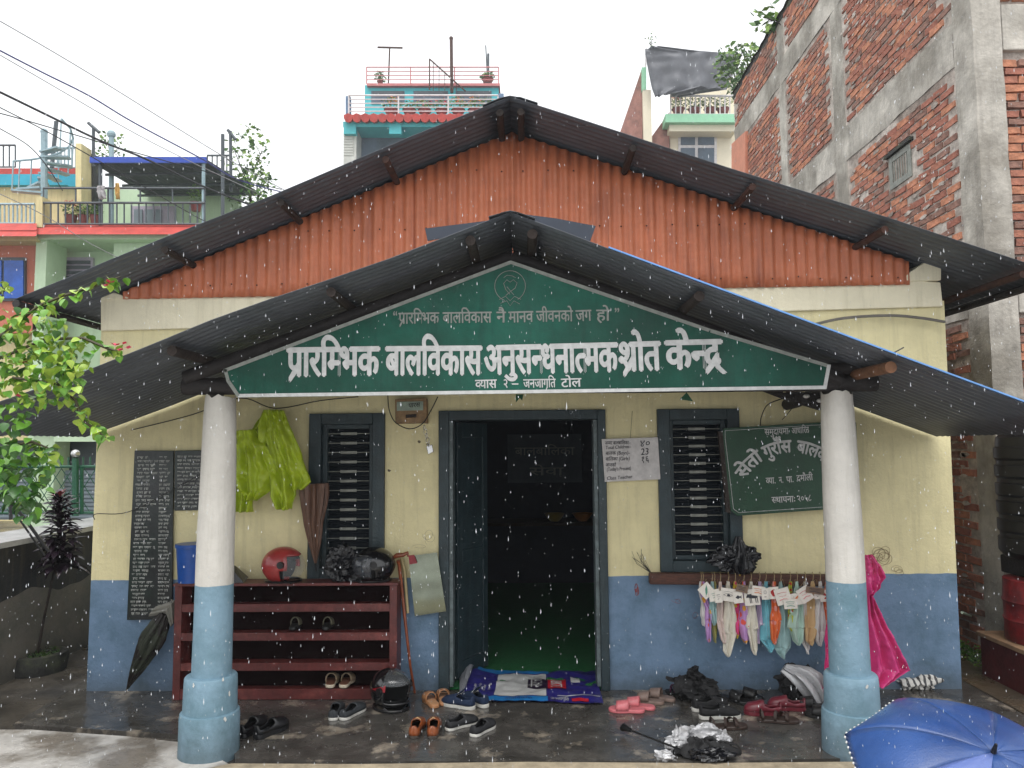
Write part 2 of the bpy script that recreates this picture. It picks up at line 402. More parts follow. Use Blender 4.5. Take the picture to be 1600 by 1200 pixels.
for X_, k in ((XL, 0), (XR, -.22)):
    ms = M(); ms.prism([(X_(0)+k, 6.001, -.05), (X_(0)+k+.22, 6.001, -.05), (X_(3)+k+.22, 6.001, 2.95), (X_(3)+k, 6.001, 2.95)], (0, 8, 0)); ms.build('side_wall', m_wall, sch)
mb = M()
bl, br_, tl, tr = P(157, 517, 5.97), P(1474, 479, 5.97), P(157, 464, 5.97), P(1470, 441, 5.97)
mb.prism([bl, br_, tr, P(1405, 436, 5.97), P(195, 464, 5.97), tl], (0, .3, 0))
mb.prism([P(1400, 440, 5.96), P(1471, 438, 5.96), P(1471, 408, 5.96), P(1452, 405, 5.96)], (0, .32, 0))
mb.prism([P(157, 468, 5.96), P(205, 466, 5.96), P(157, 450, 5.96)], (0, .32, 0))
mb.bx(wlt-.0, wlt+.2, 6.28, 14, 2.9, 3.1); mb.bx(wrt-.2, wrt, 6.28, 14, 2.95, 3.25)
mb.build('concrete_band', m_cream, sch, bevel=.008)

# roof planes
YF = 5.4
RG, RL, RR = P(797, 152, YF), P(25, 468, YF), P(1652, 428, YF)
def zmain(x): return RG.z+(RL.z-RG.z)*(x-RG.x)/(RL.x-RG.x) if x < RG.x else RG.z+(RR.z-RG.z)*(x-RG.x)/(RR.x-RG.x)
QY = 4.25
QG, QL, QR = P(797, 333, QY), P(-150, 678, 4.2), P(1713, 677, 4.3)
def zporch(x): return QG.z+(QL.z-QG.z)*(x-QG.x)/(QL.x-QG.x) if x < QG.x else QG.z+(QR.z-QG.z)*(x-QG.x)/(QR.x-QG.x)
def roof_sheet(parent, a, b, y0, y1, mats, pitch=.076, amp=.0065, lift=0, sag=.012, seed=0, name='roof_sheet'):
    """corrugations run from the ridge a=(x,z) down to the eave b=(x,z)"""
    mm = M(); nw = max(1, round((y1-y0)/pitch)); nv = nw*8; nu = 10
    ln = math.hypot(b[0]-a[0], b[1]-a[1]); nx, nz_ = -(b[1]-a[1])/ln, (b[0]-a[0])/ln
    if nz_ < 0: nx, nz_ = -nx, -nz_
    def g(u, v):
        y = y0+(y1-y0)*v
        h = amp*math.cos(2*math.pi*v*nw)+lift-sag*math.sin(math.pi*u)*noise.noise(Vector((u*3, y*.8, seed)))*1.5
        k = .02*noise.noise(Vector((u*4, seed, 0))) if v in (0,) else 0
        uu = u+(.0015*math.cos(2*math.pi*v*nw) if u == 1 else 0)
        return Vector((a[0]+(b[0]-a[0])*uu+nx*h, y, a[1]+(b[1]-a[1])*uu+nz_*h))
    mm.grid(g, nu, nv)
    return mm.build(name, mats, parent, smooth=True, thick=.0022, angle=60)
for k in range(11):
    y0 = YF+k*.76
    for e, s_ in ((RL, 1), (RR, 2)):
        roof_sheet(sch, (RG.x, RG.z), (e.x, e.z), y0-(.05 if k else 0), y0+.76, m_under, lift=.004*(k % 2), seed=s_)
# ridge cap and eave trim
mc = M()
def cap(mm, c, zf, y0, y1, wl_, wr_, lift, flare=0):
    xs = [c.x-wl_, c.x-wl_*.35, c.x-.05, c.x, c.x+.05, c.x+wr_*.35, c.x+wr_]
    def g(u, v):
        x = xs[round(u*6)]; z = zf(x)+lift+(flare if abs(x-c.x) > .1 else 0)*((abs(x-c.x)/max(wl_, wr_))**2)
        if abs(x-c.x) < .051: z = zf(c.x-.06)+lift+(.01 if x == c.x else 0)
        return Vector((x, y0+(y1-y0)*v, z))
    mm.grid(g, 6, 6)
cap(mc, RG, zmain, YF-.01, 13.8, .2, .2, .022); mc.build('ridge_cap', m_under, sch, thick=.003)
for e in (RR, RL):
    mt = M(); mt.tube([(e.x, YF, e.z-.03), (e.x, 13.8, e.z-.03)], .03, 6); mt.build('eave_trim', m_beam, sch)
# gable cladding, sheet by sheet
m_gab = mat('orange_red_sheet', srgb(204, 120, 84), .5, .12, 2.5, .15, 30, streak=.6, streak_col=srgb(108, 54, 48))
gx0, gx1 = P(196, 464, 5.99).x, P(1412, 440, 5.99).x
gz0, gz1 = P(188, 466, 5.99).z, P(1445, 443, 5.99).z
ns = 8; pit = .084
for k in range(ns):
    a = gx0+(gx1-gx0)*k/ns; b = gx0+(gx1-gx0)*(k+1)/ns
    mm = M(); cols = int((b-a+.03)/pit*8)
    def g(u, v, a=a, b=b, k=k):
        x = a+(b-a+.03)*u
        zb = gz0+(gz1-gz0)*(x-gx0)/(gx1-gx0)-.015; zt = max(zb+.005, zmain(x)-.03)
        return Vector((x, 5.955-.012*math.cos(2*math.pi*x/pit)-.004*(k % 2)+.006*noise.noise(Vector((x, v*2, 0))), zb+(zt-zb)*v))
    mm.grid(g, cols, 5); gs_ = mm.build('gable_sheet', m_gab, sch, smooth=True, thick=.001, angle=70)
    nl = M()
    for jx in range(4):
        xn = a+.1+jx*.2
        for zn in (gz0+.09, gz0+.52, gz0+.98):
            if zn < zmain(xn)-.12: nl.ball((xn, 5.938, zn+rnd.uniform(-.01, .01)), .007, 3)
    if nl.v: nl.build('nail_heads', m_rust, gs_)['kind'] = 'stuff'
# purlin poles and rafters under the main roof
def pole(parent, mats, p, q, r=.035, name='purlin', seed=0, tip=True):
    mm = M(); p, q = Vector(p), Vector(q); k = 6
    pts = [p.lerp(q, i/k)+Vector((noise.noise(Vector((i, seed, 0))), 0, noise.noise(Vector((i, seed, 5)))))*.006 for i in range(k+1)]
    mm.tube(pts, [r*(1+.12*noise.noise(Vector((i*.9, seed, 2)))) for i in range(k+1)], 10)
    return mm.build(name, mats, parent, smooth=True)
for i, px in enumerate((782, 815, 603, 990, 440, 1175, 262, 1378, 1588)):
    x = P(px, 300, YF+.08).x
    pole(sch, m_rust if px in (1588, 603, 1175, 1378) else m_log, (x, YF+.06, zmain(x)-.055), (x, 9, zmain(x)-.055), .027, 'purlin', i)
for y in (6.9, 8.4):
    for e in (RL, RR):
        pole(sch, m_log, (RG.x, y, RG.z-.12), (e.x, y, e.z-.12), .04, 'rafter', y)

# porch: roof, columns, beams
prc = thing('porch', 'front porch roof of dark corrugated sheets on two round columns', 'porch', (0, 4.8, 0))
for k, (y0, y1) in enumerate(((QY, 5.03), (4.98, 5.98))):
    for e, s_ in ((QL, 5), (QR, 6)):
        roof_sheet(prc, (QG.x, QG.z), (e.x, e.z), y0, y1, m_under, lift=.005*k, seed=s_, sag=.02, amp=.0055)
mm = M()     # blue painted top edge of the right rake
for (pa, pb) in ((QG+Vector((.55, 0, zporch(QG.x+.55)-QG.z)), QR),):
    nn = 12
    mm.grid(lambda u, v: Vector((pa.x+(pb.x-pa.x)*u, QY-.012+.03*(v > .5), pa.z+(pb.z-pa.z)*u+.006+(.0 if v < .3 else .006))), nn, 2)
mm.build('blue_rake_edge', m_blue, prc, thick=.008)
mc = M(); cap(mc, QG, zporch, QY-.02, 5.0, .12, .14, .02); mc.build('ridge_cap', m_under, prc, thick=.003)
mc = M()
ya = 4.55
mc.prism([P(664, 357, ya), P(760, 345, ya), P(797, 332, ya), P(868, 341, ya), P(931, 353, ya), P(921, 380, ya), P(868, 362, ya), P(797, 352, ya), P(668, 376, ya)], (0, .012, 0))
mc.build('ridge_flashing', mat('navy_sheet', srgb(44, 52, 66), .4, .1, 6), prc)
for i, (px, py, mt_, r) in enumerate(((735, 370, m_log, .03), (832, 372, m_log, .03), (517, 466, m_log, .028), (1093, 466, m_log, .03), (268, 562, m_log, .03), (1392, 572, m_rust, .034))):
    p = P(px, py, QY+.06); pole(prc, mt_ if px < 1300 else mat('peeled_log', srgb(122, 84, 58), .7, .3, 12, .6), (p.x, p.y, zporch(p.x)-.055), (p.x, 5.98, zporch(p.x)-.055), r, 'purlin', 20+i)
for y, dz in ((4.76, .125), (5.88, .125)):
    pole(prc, m_beam, (QG.x, y, QG.z-dz), (QL.x*.62, y, zporch(QL.x*.62)-dz), .045, 'rafter', y)
    pole(prc, m_beam, (QG.x, y, QG.z-dz), (QR.x*.62, y, zporch(QR.x*.62)-dz), .045, 'rafter', y+1)
a, b = P(288, 604, 4.8), P(1368, 598, 4.8)
pole(prc, m_beam, a, b, .055, 'beam', 3)
pole(prc, m_beam, a+Vector((.3, .0, .09)), b+Vector((-.1, 0, .085)), .04, 'beam', 8)
a, b = P(1360, 592, 4.5), P(1225, 640, 5.98)
pole(prc, m_beam, P(345, 600, 4.85), P(330, 640, 5.98), .045, 'tie_beam', 4)
pole(prc, m_beam, P(1322, 600, 4.85), P(1230, 632, 5.98), .045, 'tie_beam', 5)
def column(cx0, cx1, cy, name_l, ztop):
    t = M(); n = 28
    prof = [(.119, .4), (.118, .55), (.116, .8), (.114, 1.03), (.111, 1.4), (.104, 1.8), (.098, 2.05), (.092, ztop)]
    def g(u, v):
        k = v*(len(prof)-1); i = min(len(prof)-2, int(k)); f = k-i
        r = prof[i][0]*(1-f)+prof[i+1][0]*f; z = prof[i][1]*(1-f)+prof[i+1][1]*f
        an = 2*math.pi*u; r *= 1+.025*noise.noise(Vector((math.cos(an)*1.2, math.sin(an)*1.2, z*2.2+cx0)))
        if v == 1: z += .03*noise.noise(Vector((math.cos(an)*2, math.sin(an)*2, 4+cx0)))
        c = cx0+(cx1-cx0)*(z/2.2)
        return Vector((c+math.cos(an)*r, cy+math.sin(an)*r, z))
    t.grid(g, n, 28, closeu=True)
    c = cx0+(cx1-cx0)
    t.add([(c+math.cos(2*math.pi*j/n)*.085, cy+math.sin(2*math.pi*j/n)*.085, ztop-.02) for j in range(n)], [tuple(range(n))])
    o = t.build('column', m_colp, prc, smooth=True)
    d = M(); d.lathe([(.158, .2), (.159, .25), (.157, .4), (.154, .445), (.146, .455), (.11, .457)], (cx0, cy, 0), 32, .02); d.build('column_drum', m_colp, o, smooth=True)
    d = M(); d.lathe([(.182, -.03), (.178, .05), (.176, .215), (.172, .24), (.158, .245)], (cx0+.0, cy, 0), 32, .03); d.build('column_base', m_colp, o, smooth=True)
cL = P(341, 620, 4.8); cR = P(1311, 615, 4.8)
column(P(324, 1120, 4.8).x+.0, cL.x, 4.84, 'l', cL.z+.0)
column(P(1336, 1120, 4.8).x, cR.x, 4.84, 'r', cR.z+.01)

# door
fd = M(); y0 = 5.965
ax, bx_ = P(686, 850, 6).x, P(949, 850, 6).x; zt = P(820, 641, 6).z
fd.bx(ax, door[0]+.0, y0, 6.2, 0, zt); fd.bx(door[1]-.0, bx_, y0, 6.2, 0, zt); fd.bx(door[0], door[1], y0, 6.2, zt-.075, zt)
dr = fd.build('door_frame', m_teal, sch, bevel=.006)
for xa_ in (door[0]+.002, door[1]-.03):
    st = M(); st.bx(xa_, xa_+.028, 5.985, 6.14, 0.03, zt-.08); st.build('door_stop', mat('worn_grey_teal', srgb(98, 110, 112), .6, .25, 12, .4), dr)
lf = M(); zt2 = zt-.085
hinge = Vector((door[0]+.035, 6.16, 0)); ang = R(62)
rm = Matrix.Translation(hinge) @ Matrix.Rotation(ang, 4, 'Z'); lf.xf = rm; W_ = .46
lf.bx(0, .07, -.02, .02, .03, zt2); lf.bx(W_-.07, W_, -.02, .02, .03, zt2)
for za, zb in ((.03, .16), (.92, 1.02), (zt2-.12, zt2)): lf.bx(.07, W_-.07, -.02, .02, za, zb)
leaf = lf.build('door_leaf', m_teal, sch, bevel=.004)
for za, zb in ((.16, .92), (1.02, zt2-.12)):
    pn = M(); pn.xf = rm; pn.bx(.072, W_-.072, -.008, .008, za, zb); pn.build('door_panel', m_teal, leaf)
# windows: frame, inner casement, level rods with flat plates, dark panes behind
def window(wn, pxs, rows):
    x0, x1, z0, z1 = wn; f = M(); y = 5.965; t = .085
    f.bx(x0-.01, x0+t, y, 6.16, z0, z1); f.bx(x1-t, x1+.01, y, 6.16, z0, z1); f.bx(x0+t, x1-t, y, 6.16, z1-t, z1); f.bx(x0+t, x1-t, y, 6.16, z0, z0+t)
    fr = f.build('window', m_teal, sch, bevel=.006)
    c = M(); a, b, e, d = x0+t, x1-t, z0+t, z1-t; s = .035
    c.bx(a, a+s, 6.03, 6.12, e, d); c.bx(b-s, b, 6.03, 6.12, e, d); c.bx(a+s, b-s, 6.03, 6.12, d-s, d); c.bx(a+s, b-s, 6.03, 6.12, e, e+s)
    c.build('casement', m_teal, fr, bevel=.004)
    a += s; b -= s; e += s; d -= s; nb = rows
    rod = plate = pane = None
    for i in range(nb):
        z = e+(d-e)*(i+.5)/nb; c_ = Vector(((a+b)/2, 6.05, z))
        if rod is None:
            mm = M(); mm.tube([((a-(a+b)/2), 0, 0), ((b-(a+b)/2), 0, 0)], .0035, 6); rod = mm.build('window_rod', m_bar, None)
            mm = M(); mm.box((0, -.008, 0), (.13, .007, .022)); plate = mm.build('rod_plate', m_bar, None, bevel=.003)
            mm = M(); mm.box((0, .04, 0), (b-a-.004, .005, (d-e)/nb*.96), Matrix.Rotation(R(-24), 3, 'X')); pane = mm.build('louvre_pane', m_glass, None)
            its = (rod, plate, pane)
        else: its = [q.copy() for q in (rod, plate, pane)]
        for q in its:
            if q.name not in COL.objects: COL.objects.link(q)
            q.parent = fr; q.location = c_-ORG[sch.name]
window(win1, None, 14); window(win2, None, 15)
# the room
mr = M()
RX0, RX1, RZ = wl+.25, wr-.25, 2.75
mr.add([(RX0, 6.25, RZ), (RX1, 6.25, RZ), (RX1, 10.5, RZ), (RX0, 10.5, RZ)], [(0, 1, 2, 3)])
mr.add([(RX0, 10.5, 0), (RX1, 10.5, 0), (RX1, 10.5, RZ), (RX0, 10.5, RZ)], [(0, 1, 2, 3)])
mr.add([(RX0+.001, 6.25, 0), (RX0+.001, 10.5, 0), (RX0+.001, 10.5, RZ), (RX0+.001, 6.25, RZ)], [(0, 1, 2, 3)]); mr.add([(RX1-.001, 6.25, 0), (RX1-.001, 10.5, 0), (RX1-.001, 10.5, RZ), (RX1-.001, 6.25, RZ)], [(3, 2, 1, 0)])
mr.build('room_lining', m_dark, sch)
mm = M(); mm.bx(RX0, RX1, 6.02, 10.5, -.03, .012); o = mm.build('green_carpet', mat('carpet_green', srgb(22, 110, 56), .95, .1, 30, .5, 200)); o['kind'] = 'structure'
bb = M(); bb.bx(-.25, .75, 10.44, 10.48, 1.35, 2.0)
bd = bb.build('notice_board', mat('notice_dark', srgb(70, 84, 96), .6, .1), None, org=(0, 10.44, 1.6), tags=('dark notice board with two rows of writing deep inside the room', 'notice board'))
for s_, x_, x2, z_ in (('बालबािलका', -.15, .65, 1.72), ('सेवा', .05, .5, 1.45)):
    lt = M(); text_mesh(lt, s_, (x_, 10.44, z_), (x2, 10.44, z_), .1, .004, .01); lt.build('board_writing', m_lettd, bd)
tb = M(); tb.bx(-1.3, 1.3, 9.6, 10.2, .86, .9)
tbo = tb.build('low_table', m_log, None, org=(0, 9.9, .86), tags=('long dark table against the back wall of the room', 'table'))
for x in (-1.22, 1.22):
    for y in (9.66, 10.14): q = M(); q.bx(x-.03, x+.03, y-.03, y+.03, .012, .86); q.build('leg', m_log, tbo)
for i, (x, c, l) in enumerate(((-.75, srgb(190, 140, 50), 'yellow bowl at the left end of the dark indoor table'), (.35, srgb(150, 130, 60), 'wide straw coloured bowl on the dark indoor table'), (.7, srgb(170, 110, 50), 'orange bowl at the right of the dark indoor table'))):
    q = M(); q.lathe([(.05, .901), (.09, .94), (.13, 1.0), (.12, 1.0), (.08, .94)], (x, 9.75, 0), 16); q.build('bowl', mat('bowl%d' % i, c, .5), None, smooth=True, org=(x, 9.75, .9), tags=(l, 'bowl'))

# scuffs and scribbles on the wall
m_scr = mat('brown_scribble', srgb(120, 96, 72), .8); m_grime = mat('green_grime', srgb(84, 104, 104), .7, .3, 20); m_chip = mat('white_chip', srgb(214, 214, 210), .6)
m_pen2 = mat('pencil', srgb(136, 130, 110), .8); m_red = mat('red_smudge', srgb(150, 84, 88), .8, .3, 40)
def scrawl(cx, cy, rx, ry, n, mt, r, seed, nm_='wall_scribble'):
    r_ = random.Random(seed); pts = []
    for k in range(n): a = k*.55+seed; f = .5+.5*noise.noise(Vector((k*.13, seed, 0))); pts.append(P(cx+rx*f*math.cos(a)+rx*.3*math.sin(k*.17), cy+ry*f*math.sin(a)+ry*.3*math.cos(k*.11), 5.998))
    q = M(); q.tube(pts, r, 3, caps=False); q.build(nm_, mt, sch)
scrawl(1378, 868, 20, 18, 90, m_scr, .0013, 2); scrawl(1402, 892, 12, 8, 40, m_scr, .001, 5); scrawl(668, 838, 14, 16, 26, m_pen2, .001, 8); scrawl(652, 852, 18, 6, 12, m_pen2, .0009, 9)
scrawl(995, 922, 4, 11, 60, m_red, .0022, 3, 'red_smudge'); scrawl(1056, 938, 10, 7, 22, m_red, .001, 4, 'red_smudge'); scrawl(1084, 960, 8, 10, 16, m_red, .001, 6, 'red_smudge')
m_stain = mat('brown_stain', srgb(110, 100, 84), .9, .3, 30)
for cx, cy in ((655, 690), (668, 694), (608, 735)):
    q = M(); c_ = P(cx, cy, 5.9985); q.add([c_+Vector((math.cos(a)*rnd.uniform(.006, .018), 0, math.sin(a)*rnd.uniform(.006, .014))) for a in [R(-x*45) for x in range(8)]], [tuple(range(8))]); q.build('wall_stain', m_stain, sch)

# grime bands and plaster chips on the columns
for k, (px, py, Y_) in enumerate(((300, 1072, 4.67), (358, 1066, 4.68), (366, 1085, 4.75), (362, 1128, 4.68), (1325, 1150, 4.66), (1330, 1165, 4.66), (1345, 1142, 4.68), (1352, 1072, 4.7))):
    c_ = P(px, py, Y_); a0 = math.atan2(c_.y-4.84, c_.x-(P(324, 1120, 4.8).x if px < 800 else P(1336, 1120, 4.8).x)); cx_ = (P(324, 1120, 4.8).x if px < 800 else P(1336, 1120, 4.8).x)
    rr_ = .1795 if c_.z < .24 else .1615
    q = M(); n_ = 8; q.add([(cx_+math.cos(a0+math.cos(R(j*45))*.06*rnd.uniform(.4, 1.2))*rr_, 4.84+math.sin(a0+math.cos(R(j*45))*.06*rnd.uniform(.4, 1.2))*rr_, c_.z+math.sin(R(j*45))*.014*rnd.uniform(.5, 1.3)) for j in range(n_)], [tuple(range(n_))]); q.build('paint_chip', m_chip, prc)

# ================= signs =================
def board(name, label, cat, px, Y, th, mats, inset=None):
    t = thing(name, label, cat, P(px[0][0], px[0][1], Y))
    mm = M(); mm.prism([P(a, b, Y) for a, b in px][::-1], (0, th, 0)); mm.build('board', mats, t, bevel=.002); return t
SY = 4.62
bx = [(349, 577), (798, 407), (1110, 514), (1298, 570), (1291, 608), (371, 621), (354, 596)]
sg = board('gable_sign', 'green gable shaped signboard with large pale letters above the columns', 'sign', bx, SY, .02, m_green)
mm = M()
for i in range(len(bx)):
    a = P(*bx[i], SY-.003); b = P(*bx[(i+1) % len(bx)], SY-.003); d = (b-a).normalized(); n_ = Vector((d.z, 0, -d.x)); wv = .021
    q = M(); q.prism([a, b, b+n_*wv-d*.005, a+n_*wv+d*.005], (0, -.003 - .0008*(i % 2), 0)); q.build('sign_border', m_lett if i in (4, 3) else m_lettd, sg)
def line(parent, name, mats, s, l, r, hpx, Y, bold=0, slant=0, off=.004, low=1.0):
    mm = M(); a, b = P(*l, Y), P(*r, Y); h = hpx*(Y/F)
    text_mesh(mm, s, a, b, h, off, bold, slant=slant, low=low); return mm.build(name, mats, parent)
for nm_, s, l, r in (('प्र', 'प~ारिम^भक', (449, 588), (592, 586)), ('', 'बालिवकास', (603, 586), (752, 585)), ('', 'अनुसन^धनात^मक', (757, 585), (965, 580)), ('', 'शा~ेत', (967, 580), (1032, 578)), ('', 'केन^द~', (1041, 577), (1128, 575))):
    s = {'शा~ेत': 'श~ोत'}.get(s, s)
    line(sg, 'sign_letters', m_lett, s, l, r, 44, SY, .042, low=.55)
for s, l, r in (('“', (614, 505), (621, 505)), ('प~ारिम^भक', (623, 506), (686, 505)), ('बालिवकास', (692, 505), (768, 504)), ('नै', (776, 504), (790, 504)), ('मानव', (795, 504), (833, 503)), ('जीवनको', (838, 503), (895, 502)), ('जग', (900, 502), (924, 501)), ('हो', (932, 501), (953, 501)), ('”', (960, 500), (968, 500))):
    line(sg, 'motto_letters', m_lettd, s, l, r, 17, SY, .02)
for s, l, r in (('व^यास', (743, 607), (776, 606)), ('२', (786, 606), (794, 606)), ('जनजागृित', (818, 606), (868, 605)), ('टोल', (877, 605), (908, 604))):
    line(sg, 'address_letters', m_lett, s, l, r, 13, SY, .02)
q = M(); q.prism([P(800, 601, SY-.003), P(810, 601, SY-.003), P(810, 599, SY-.003), P(800, 599, SY-.003)][::-1], (0, -.001, 0)); q.build('dash', m_lett, sg)
# round emblem: ring, heart with crossed lines, ribbon
em = M()
def pxl(pts, r, Y=SY-.004, mm=em): mm.tube([P(a, b, Y) for a, b in pts], r, 5)
pxl([(797+24*math.cos(a), 447+24*math.sin(a)) for a in [R(k*10+110) for k in range(32)]], .0022)
pxl([(797, 460), (790, 452), (787, 443), (792, 437), (797, 441), (802, 437), (808, 442), (805, 450), (797, 456), (790, 462)], .0022)
pxl([(792, 448), (803, 461)], .0022); pxl([(780, 468), (790, 463), (797, 470), (804, 463), (814, 468)], .002)
pxl([(782, 474), (792, 470), (797, 478), (803, 470), (812, 475)], .002); pxl([(787, 434), (792, 430), (800, 431), (806, 434)], .0018)
em.build('emblem', m_lettd, sg)

RY = 5.86
rs = board('small_sign', 'tilted dark green sign with arched white letters hanging behind the right column', 'sign',
           [(1131, 669), (1326, 657), (1338, 660), (1342, 782), (1336, 793), (1152, 806), (1142, 798), (1128, 684)], RY, .025, m_green2)
ob = M(); ed = [(1133, 673), (1326, 661), (1335, 665), (1338, 781), (1333, 789), (1154, 801), (1146, 795), (1133, 684), (1133, 673)]
for i in range(8): ob.tube([P(*ed[i], RY-.001), P(*ed[i+1], RY-.001)], .002, 4)
ob.build('painted_edge', m_lett, rs)
fe = M(); fe.prism([P(1122, 674, RY+.0), P(1129, 674, RY+.0), P(1142, 803, RY), P(1135, 800, RY)], (0, .03, 0)); fe.build('wooden_edge', m_log, rs)
line(rs, 'sign_letters', m_lett, 'समुदायमा', (1195, 680), (1232, 678), 9, RY, .015); line(rs, 'sign_letters', m_lett, 'आधािरत', (1237, 678), (1264, 676), 9, RY, .015)
c = P(1239, 792, RY); k = RY/F
for s, a0, a1 in (('सेतो', 149, 121), ('गुराँस', 117, 90), ('बालवािटका', 84, 28)):
    q = M(); text_arc(q, s, c, 84*k, a0, a1, 18*k, .004, .03); q.build('arched_letters', m_lett, rs)
line(rs, 'sign_letters', m_lett, 'व^या.', (1197, 756), (1212, 755), 9, RY, .015); line(rs, 'sign_letters', m_lett, 'न.', (1218, 755), (1224, 754), 9, RY, .015)
line(rs, 'sign_letters', m_lett, 'पा.', (1229, 754), (1240, 753), 9, RY, .015); line(rs, 'sign_letters', m_lett, 'दमौली', (1245, 752), (1270, 750), 9, RY, .015)
line(rs, 'sign_letters', m_lett, 'स^थापनाः', (1206, 786), (1243, 784), 9, RY, .015); line(rs, 'sign_letters', m_lett, '२०५८', (1246, 784), (1268, 782), 9, RY, .01)

WY = 5.95
wb = board('whiteboard', 'small whiteboard with handwritten child counts hanging right of the door', 'whiteboard', [(940, 686), (1028, 683), (1032, 749), (945, 753)], WY, .008, mat('grubby_white', srgb(196, 192, 190), .35, .12, 14))
ink = mat('black_ink', srgb(24, 24, 30), .5, 0)
for s, l, r, h in (('जम^मा बालबािलका:-', (945, 695), (985, 694), 5), ('Total Children:-', (946, 702), (986, 700), 4.6), ('बालक (Boys)-', (946, 711), (984, 710), 5), ('बािलका (Girls)', (946, 720), (984, 719), 5),
                   ('आजको', (946, 729), (962, 729), 5), ('(Today\'s Present)', (948, 736), (986, 734), 4.8), ('Class Teacher', (948, 750), (988, 747), 4.6),
                   ('४०', (999, 698), (1016, 697), 9), ('23', (1001, 711), (1014, 710), 9), ('१६', (1001, 723), (1014, 722), 9)):
    line(wb, 'handwriting', ink, s, l, r, h, WY, .012 if h < 6 else .01, .15, .002)
q = M(); q.tube([P(985, 684, WY+.01), P(988, 642, 5.98)], .0015, 5); q.build('string', m_wire, wb)

# engraved black plaque by the left corner
PY = 5.985
m_slab = mat('black_slate', srgb(38, 42, 44), .28, .3, 5, .2, 30, col2=srgb(26, 42, 38), scale2=4, streak=.35, streak_col=srgb(20, 22, 24))
m_eng = mat('engraved_white', srgb(186, 188, 182), .7, .3, 22)
pl = thing('engraved_plaque', 'tall black stone plaque covered in rows of fine white writing by the left corner', 'plaque', P(237, 840, PY))
def quad(mm, pts, Y, th): mm.prism([P(a, b, Y) for a, b in pts][::-1], (0, th, 0))
for pts in ([(210, 704), (271, 704), (268, 968), (198, 969)], [(273, 704), (340, 703), (340, 797), (272, 798)]):
    q = M(); quad(q, pts, PY-.015, .02); q.build('slab', m_slab, pl, bevel=.003)
def scribble(mm, a, b, Y, h):
    """one row of illegible engraving: head bars with short strokes below"""
    x = a[0]
    while x < b[0]-3:
        wd = rnd.uniform(4, 13); e = min(b[0], x+wd); y = a[1]+(b[1]-a[1])*(x-a[0])/(b[0]-a[0])
        mm.add([P(x, y, Y), P(e, y, Y), P(e, y+.9, Y), P(x, y+.9, Y)], [(3, 2, 1, 0)])
        xx = x+.5
        while xx < e-.6:
            hh = h*rnd.uniform(.55, 1)
            mm.add([P(xx, y, Y), P(xx+.8, y, Y), P(xx+.8+rnd.uniform(-.6, .6), y+hh, Y), P(xx+rnd.uniform(-.5, .5), y+hh, Y)], [(3, 2, 1, 0)]); xx += rnd.uniform(1.3, 2.3)
        x = e+rnd.uniform(1, 3)
q = M(); y = 713
while y < 962:
    t = (y-704)/265; xl_, xr_ = 212-12*t, 268-3*t
    scribble(q, (xl_+2+rnd.uniform(0, 3), y), (xl_+36+rnd.uniform(-14, 4), y), PY-.0165, 4); scribble(q, (xr_-19, y), (xr_-1-rnd.uniform(0, 3), y), PY-.0165, 4)
    y += 6.1
o = q.build('engraving', m_eng, pl); o['kind'] = 'stuff'
q = M(); y = 712
while y < 792: scribble(q, (277, y), (335, y), PY-.0165, 3.4); y += 6
o = q.build('engraving', m_eng, pl); o['kind'] = 'stuff'

# meter box, padlock, wires
bxm = thing('meter_box', 'weathered wooden electric meter box on the wall left of the door', 'meter box', P(643, 643, 5.9))
q = M(); q.prism([P(617, 624, 5.9), P(666, 622, 5.9), P(667, 661, 5.9), P(618, 662, 5.9)][::-1], (0, .1, 0)); q.build('box', mat('box_wood', srgb(150, 120, 84), .6, .25, 14), bxm, bevel=.003)
q = M(); quad(q, [(620, 628), (661, 627), (661, 641), (620, 642)], 5.893, .006); wl_ = q.build('meter_window', mat('pale_label', srgb(150, 166, 150), .3, .15, 20), bxm)
line(bxm, 'label_scrawl', ink, 'पारस', (638, 637), (656, 635), 6, 5.893, .02, .2, .002)
q = M(); quad(q, [(634, 648), (650, 647), (650, 652), (634, 653)], 5.885, .015); q.build('handle', m_log, bxm)
def wire(name, label, pts, r=.004, cat='wire', mats=None, grp=None):
    mm = M(); vs = []
    p = [Vector(P(a, b, y)) for a, b, y in pts]
    for i in range(len(p)-1):
        p0, p1, p2, p3 = p[max(i-1, 0)], p[i], p[i+1], p[min(i+2, len(p)-1)]
        for k in range(6):
            t = k/6; vs.append(.5*((2*p1)+(-p0+p2)*t+(2*p0-5*p1+4*p2-p3)*t*t+(-p0+3*p1-3*p2+p3)*t**3))
    vs.append(p[-1]); mm.tube(vs, r, 6)
    return mm.build(name, mats or m_wire, None, smooth=True, org=p[0], tags=(label, cat, grp) if grp else (label, cat))
wire('wall_wire', 'thin black wire along the cream wall between left column and meter box', [(205, 672, 5.97), (300, 648, 5.96), (375, 622, 5.9), (430, 638, 5.95), (500, 626, 5.96), (560, 620, 5.95)])
wire('wall_wire', 'black wire sagging across the stone plaque to the left corner', [(148, 812, 5.93), (150, 803, 5.95), (200, 800, 5.95), (270, 765, 5.93), (325, 735, 5.92)], .0035)
wire('loop_wire', 'black wire looping under the meter box', [(606, 618, 5.93), (608, 640, 5.9), (618, 660, 5.88), (640, 670, 5.87), (660, 662, 5.88), (674, 640, 5.9), (684, 620, 5.92)], .004)
wire('loose_wire', 'loose black wire hanging above the small green sign', [(1225, 622, 5.7), (1200, 632, 5.8), (1190, 650, 5.85), (1188, 665, 5.88)], .004)
wire('short_wire', 'short bent wire end beside the right column top', [(1250, 618, 5.6), (1236, 640, 5.8), (1222, 656, 5.86)], .003)
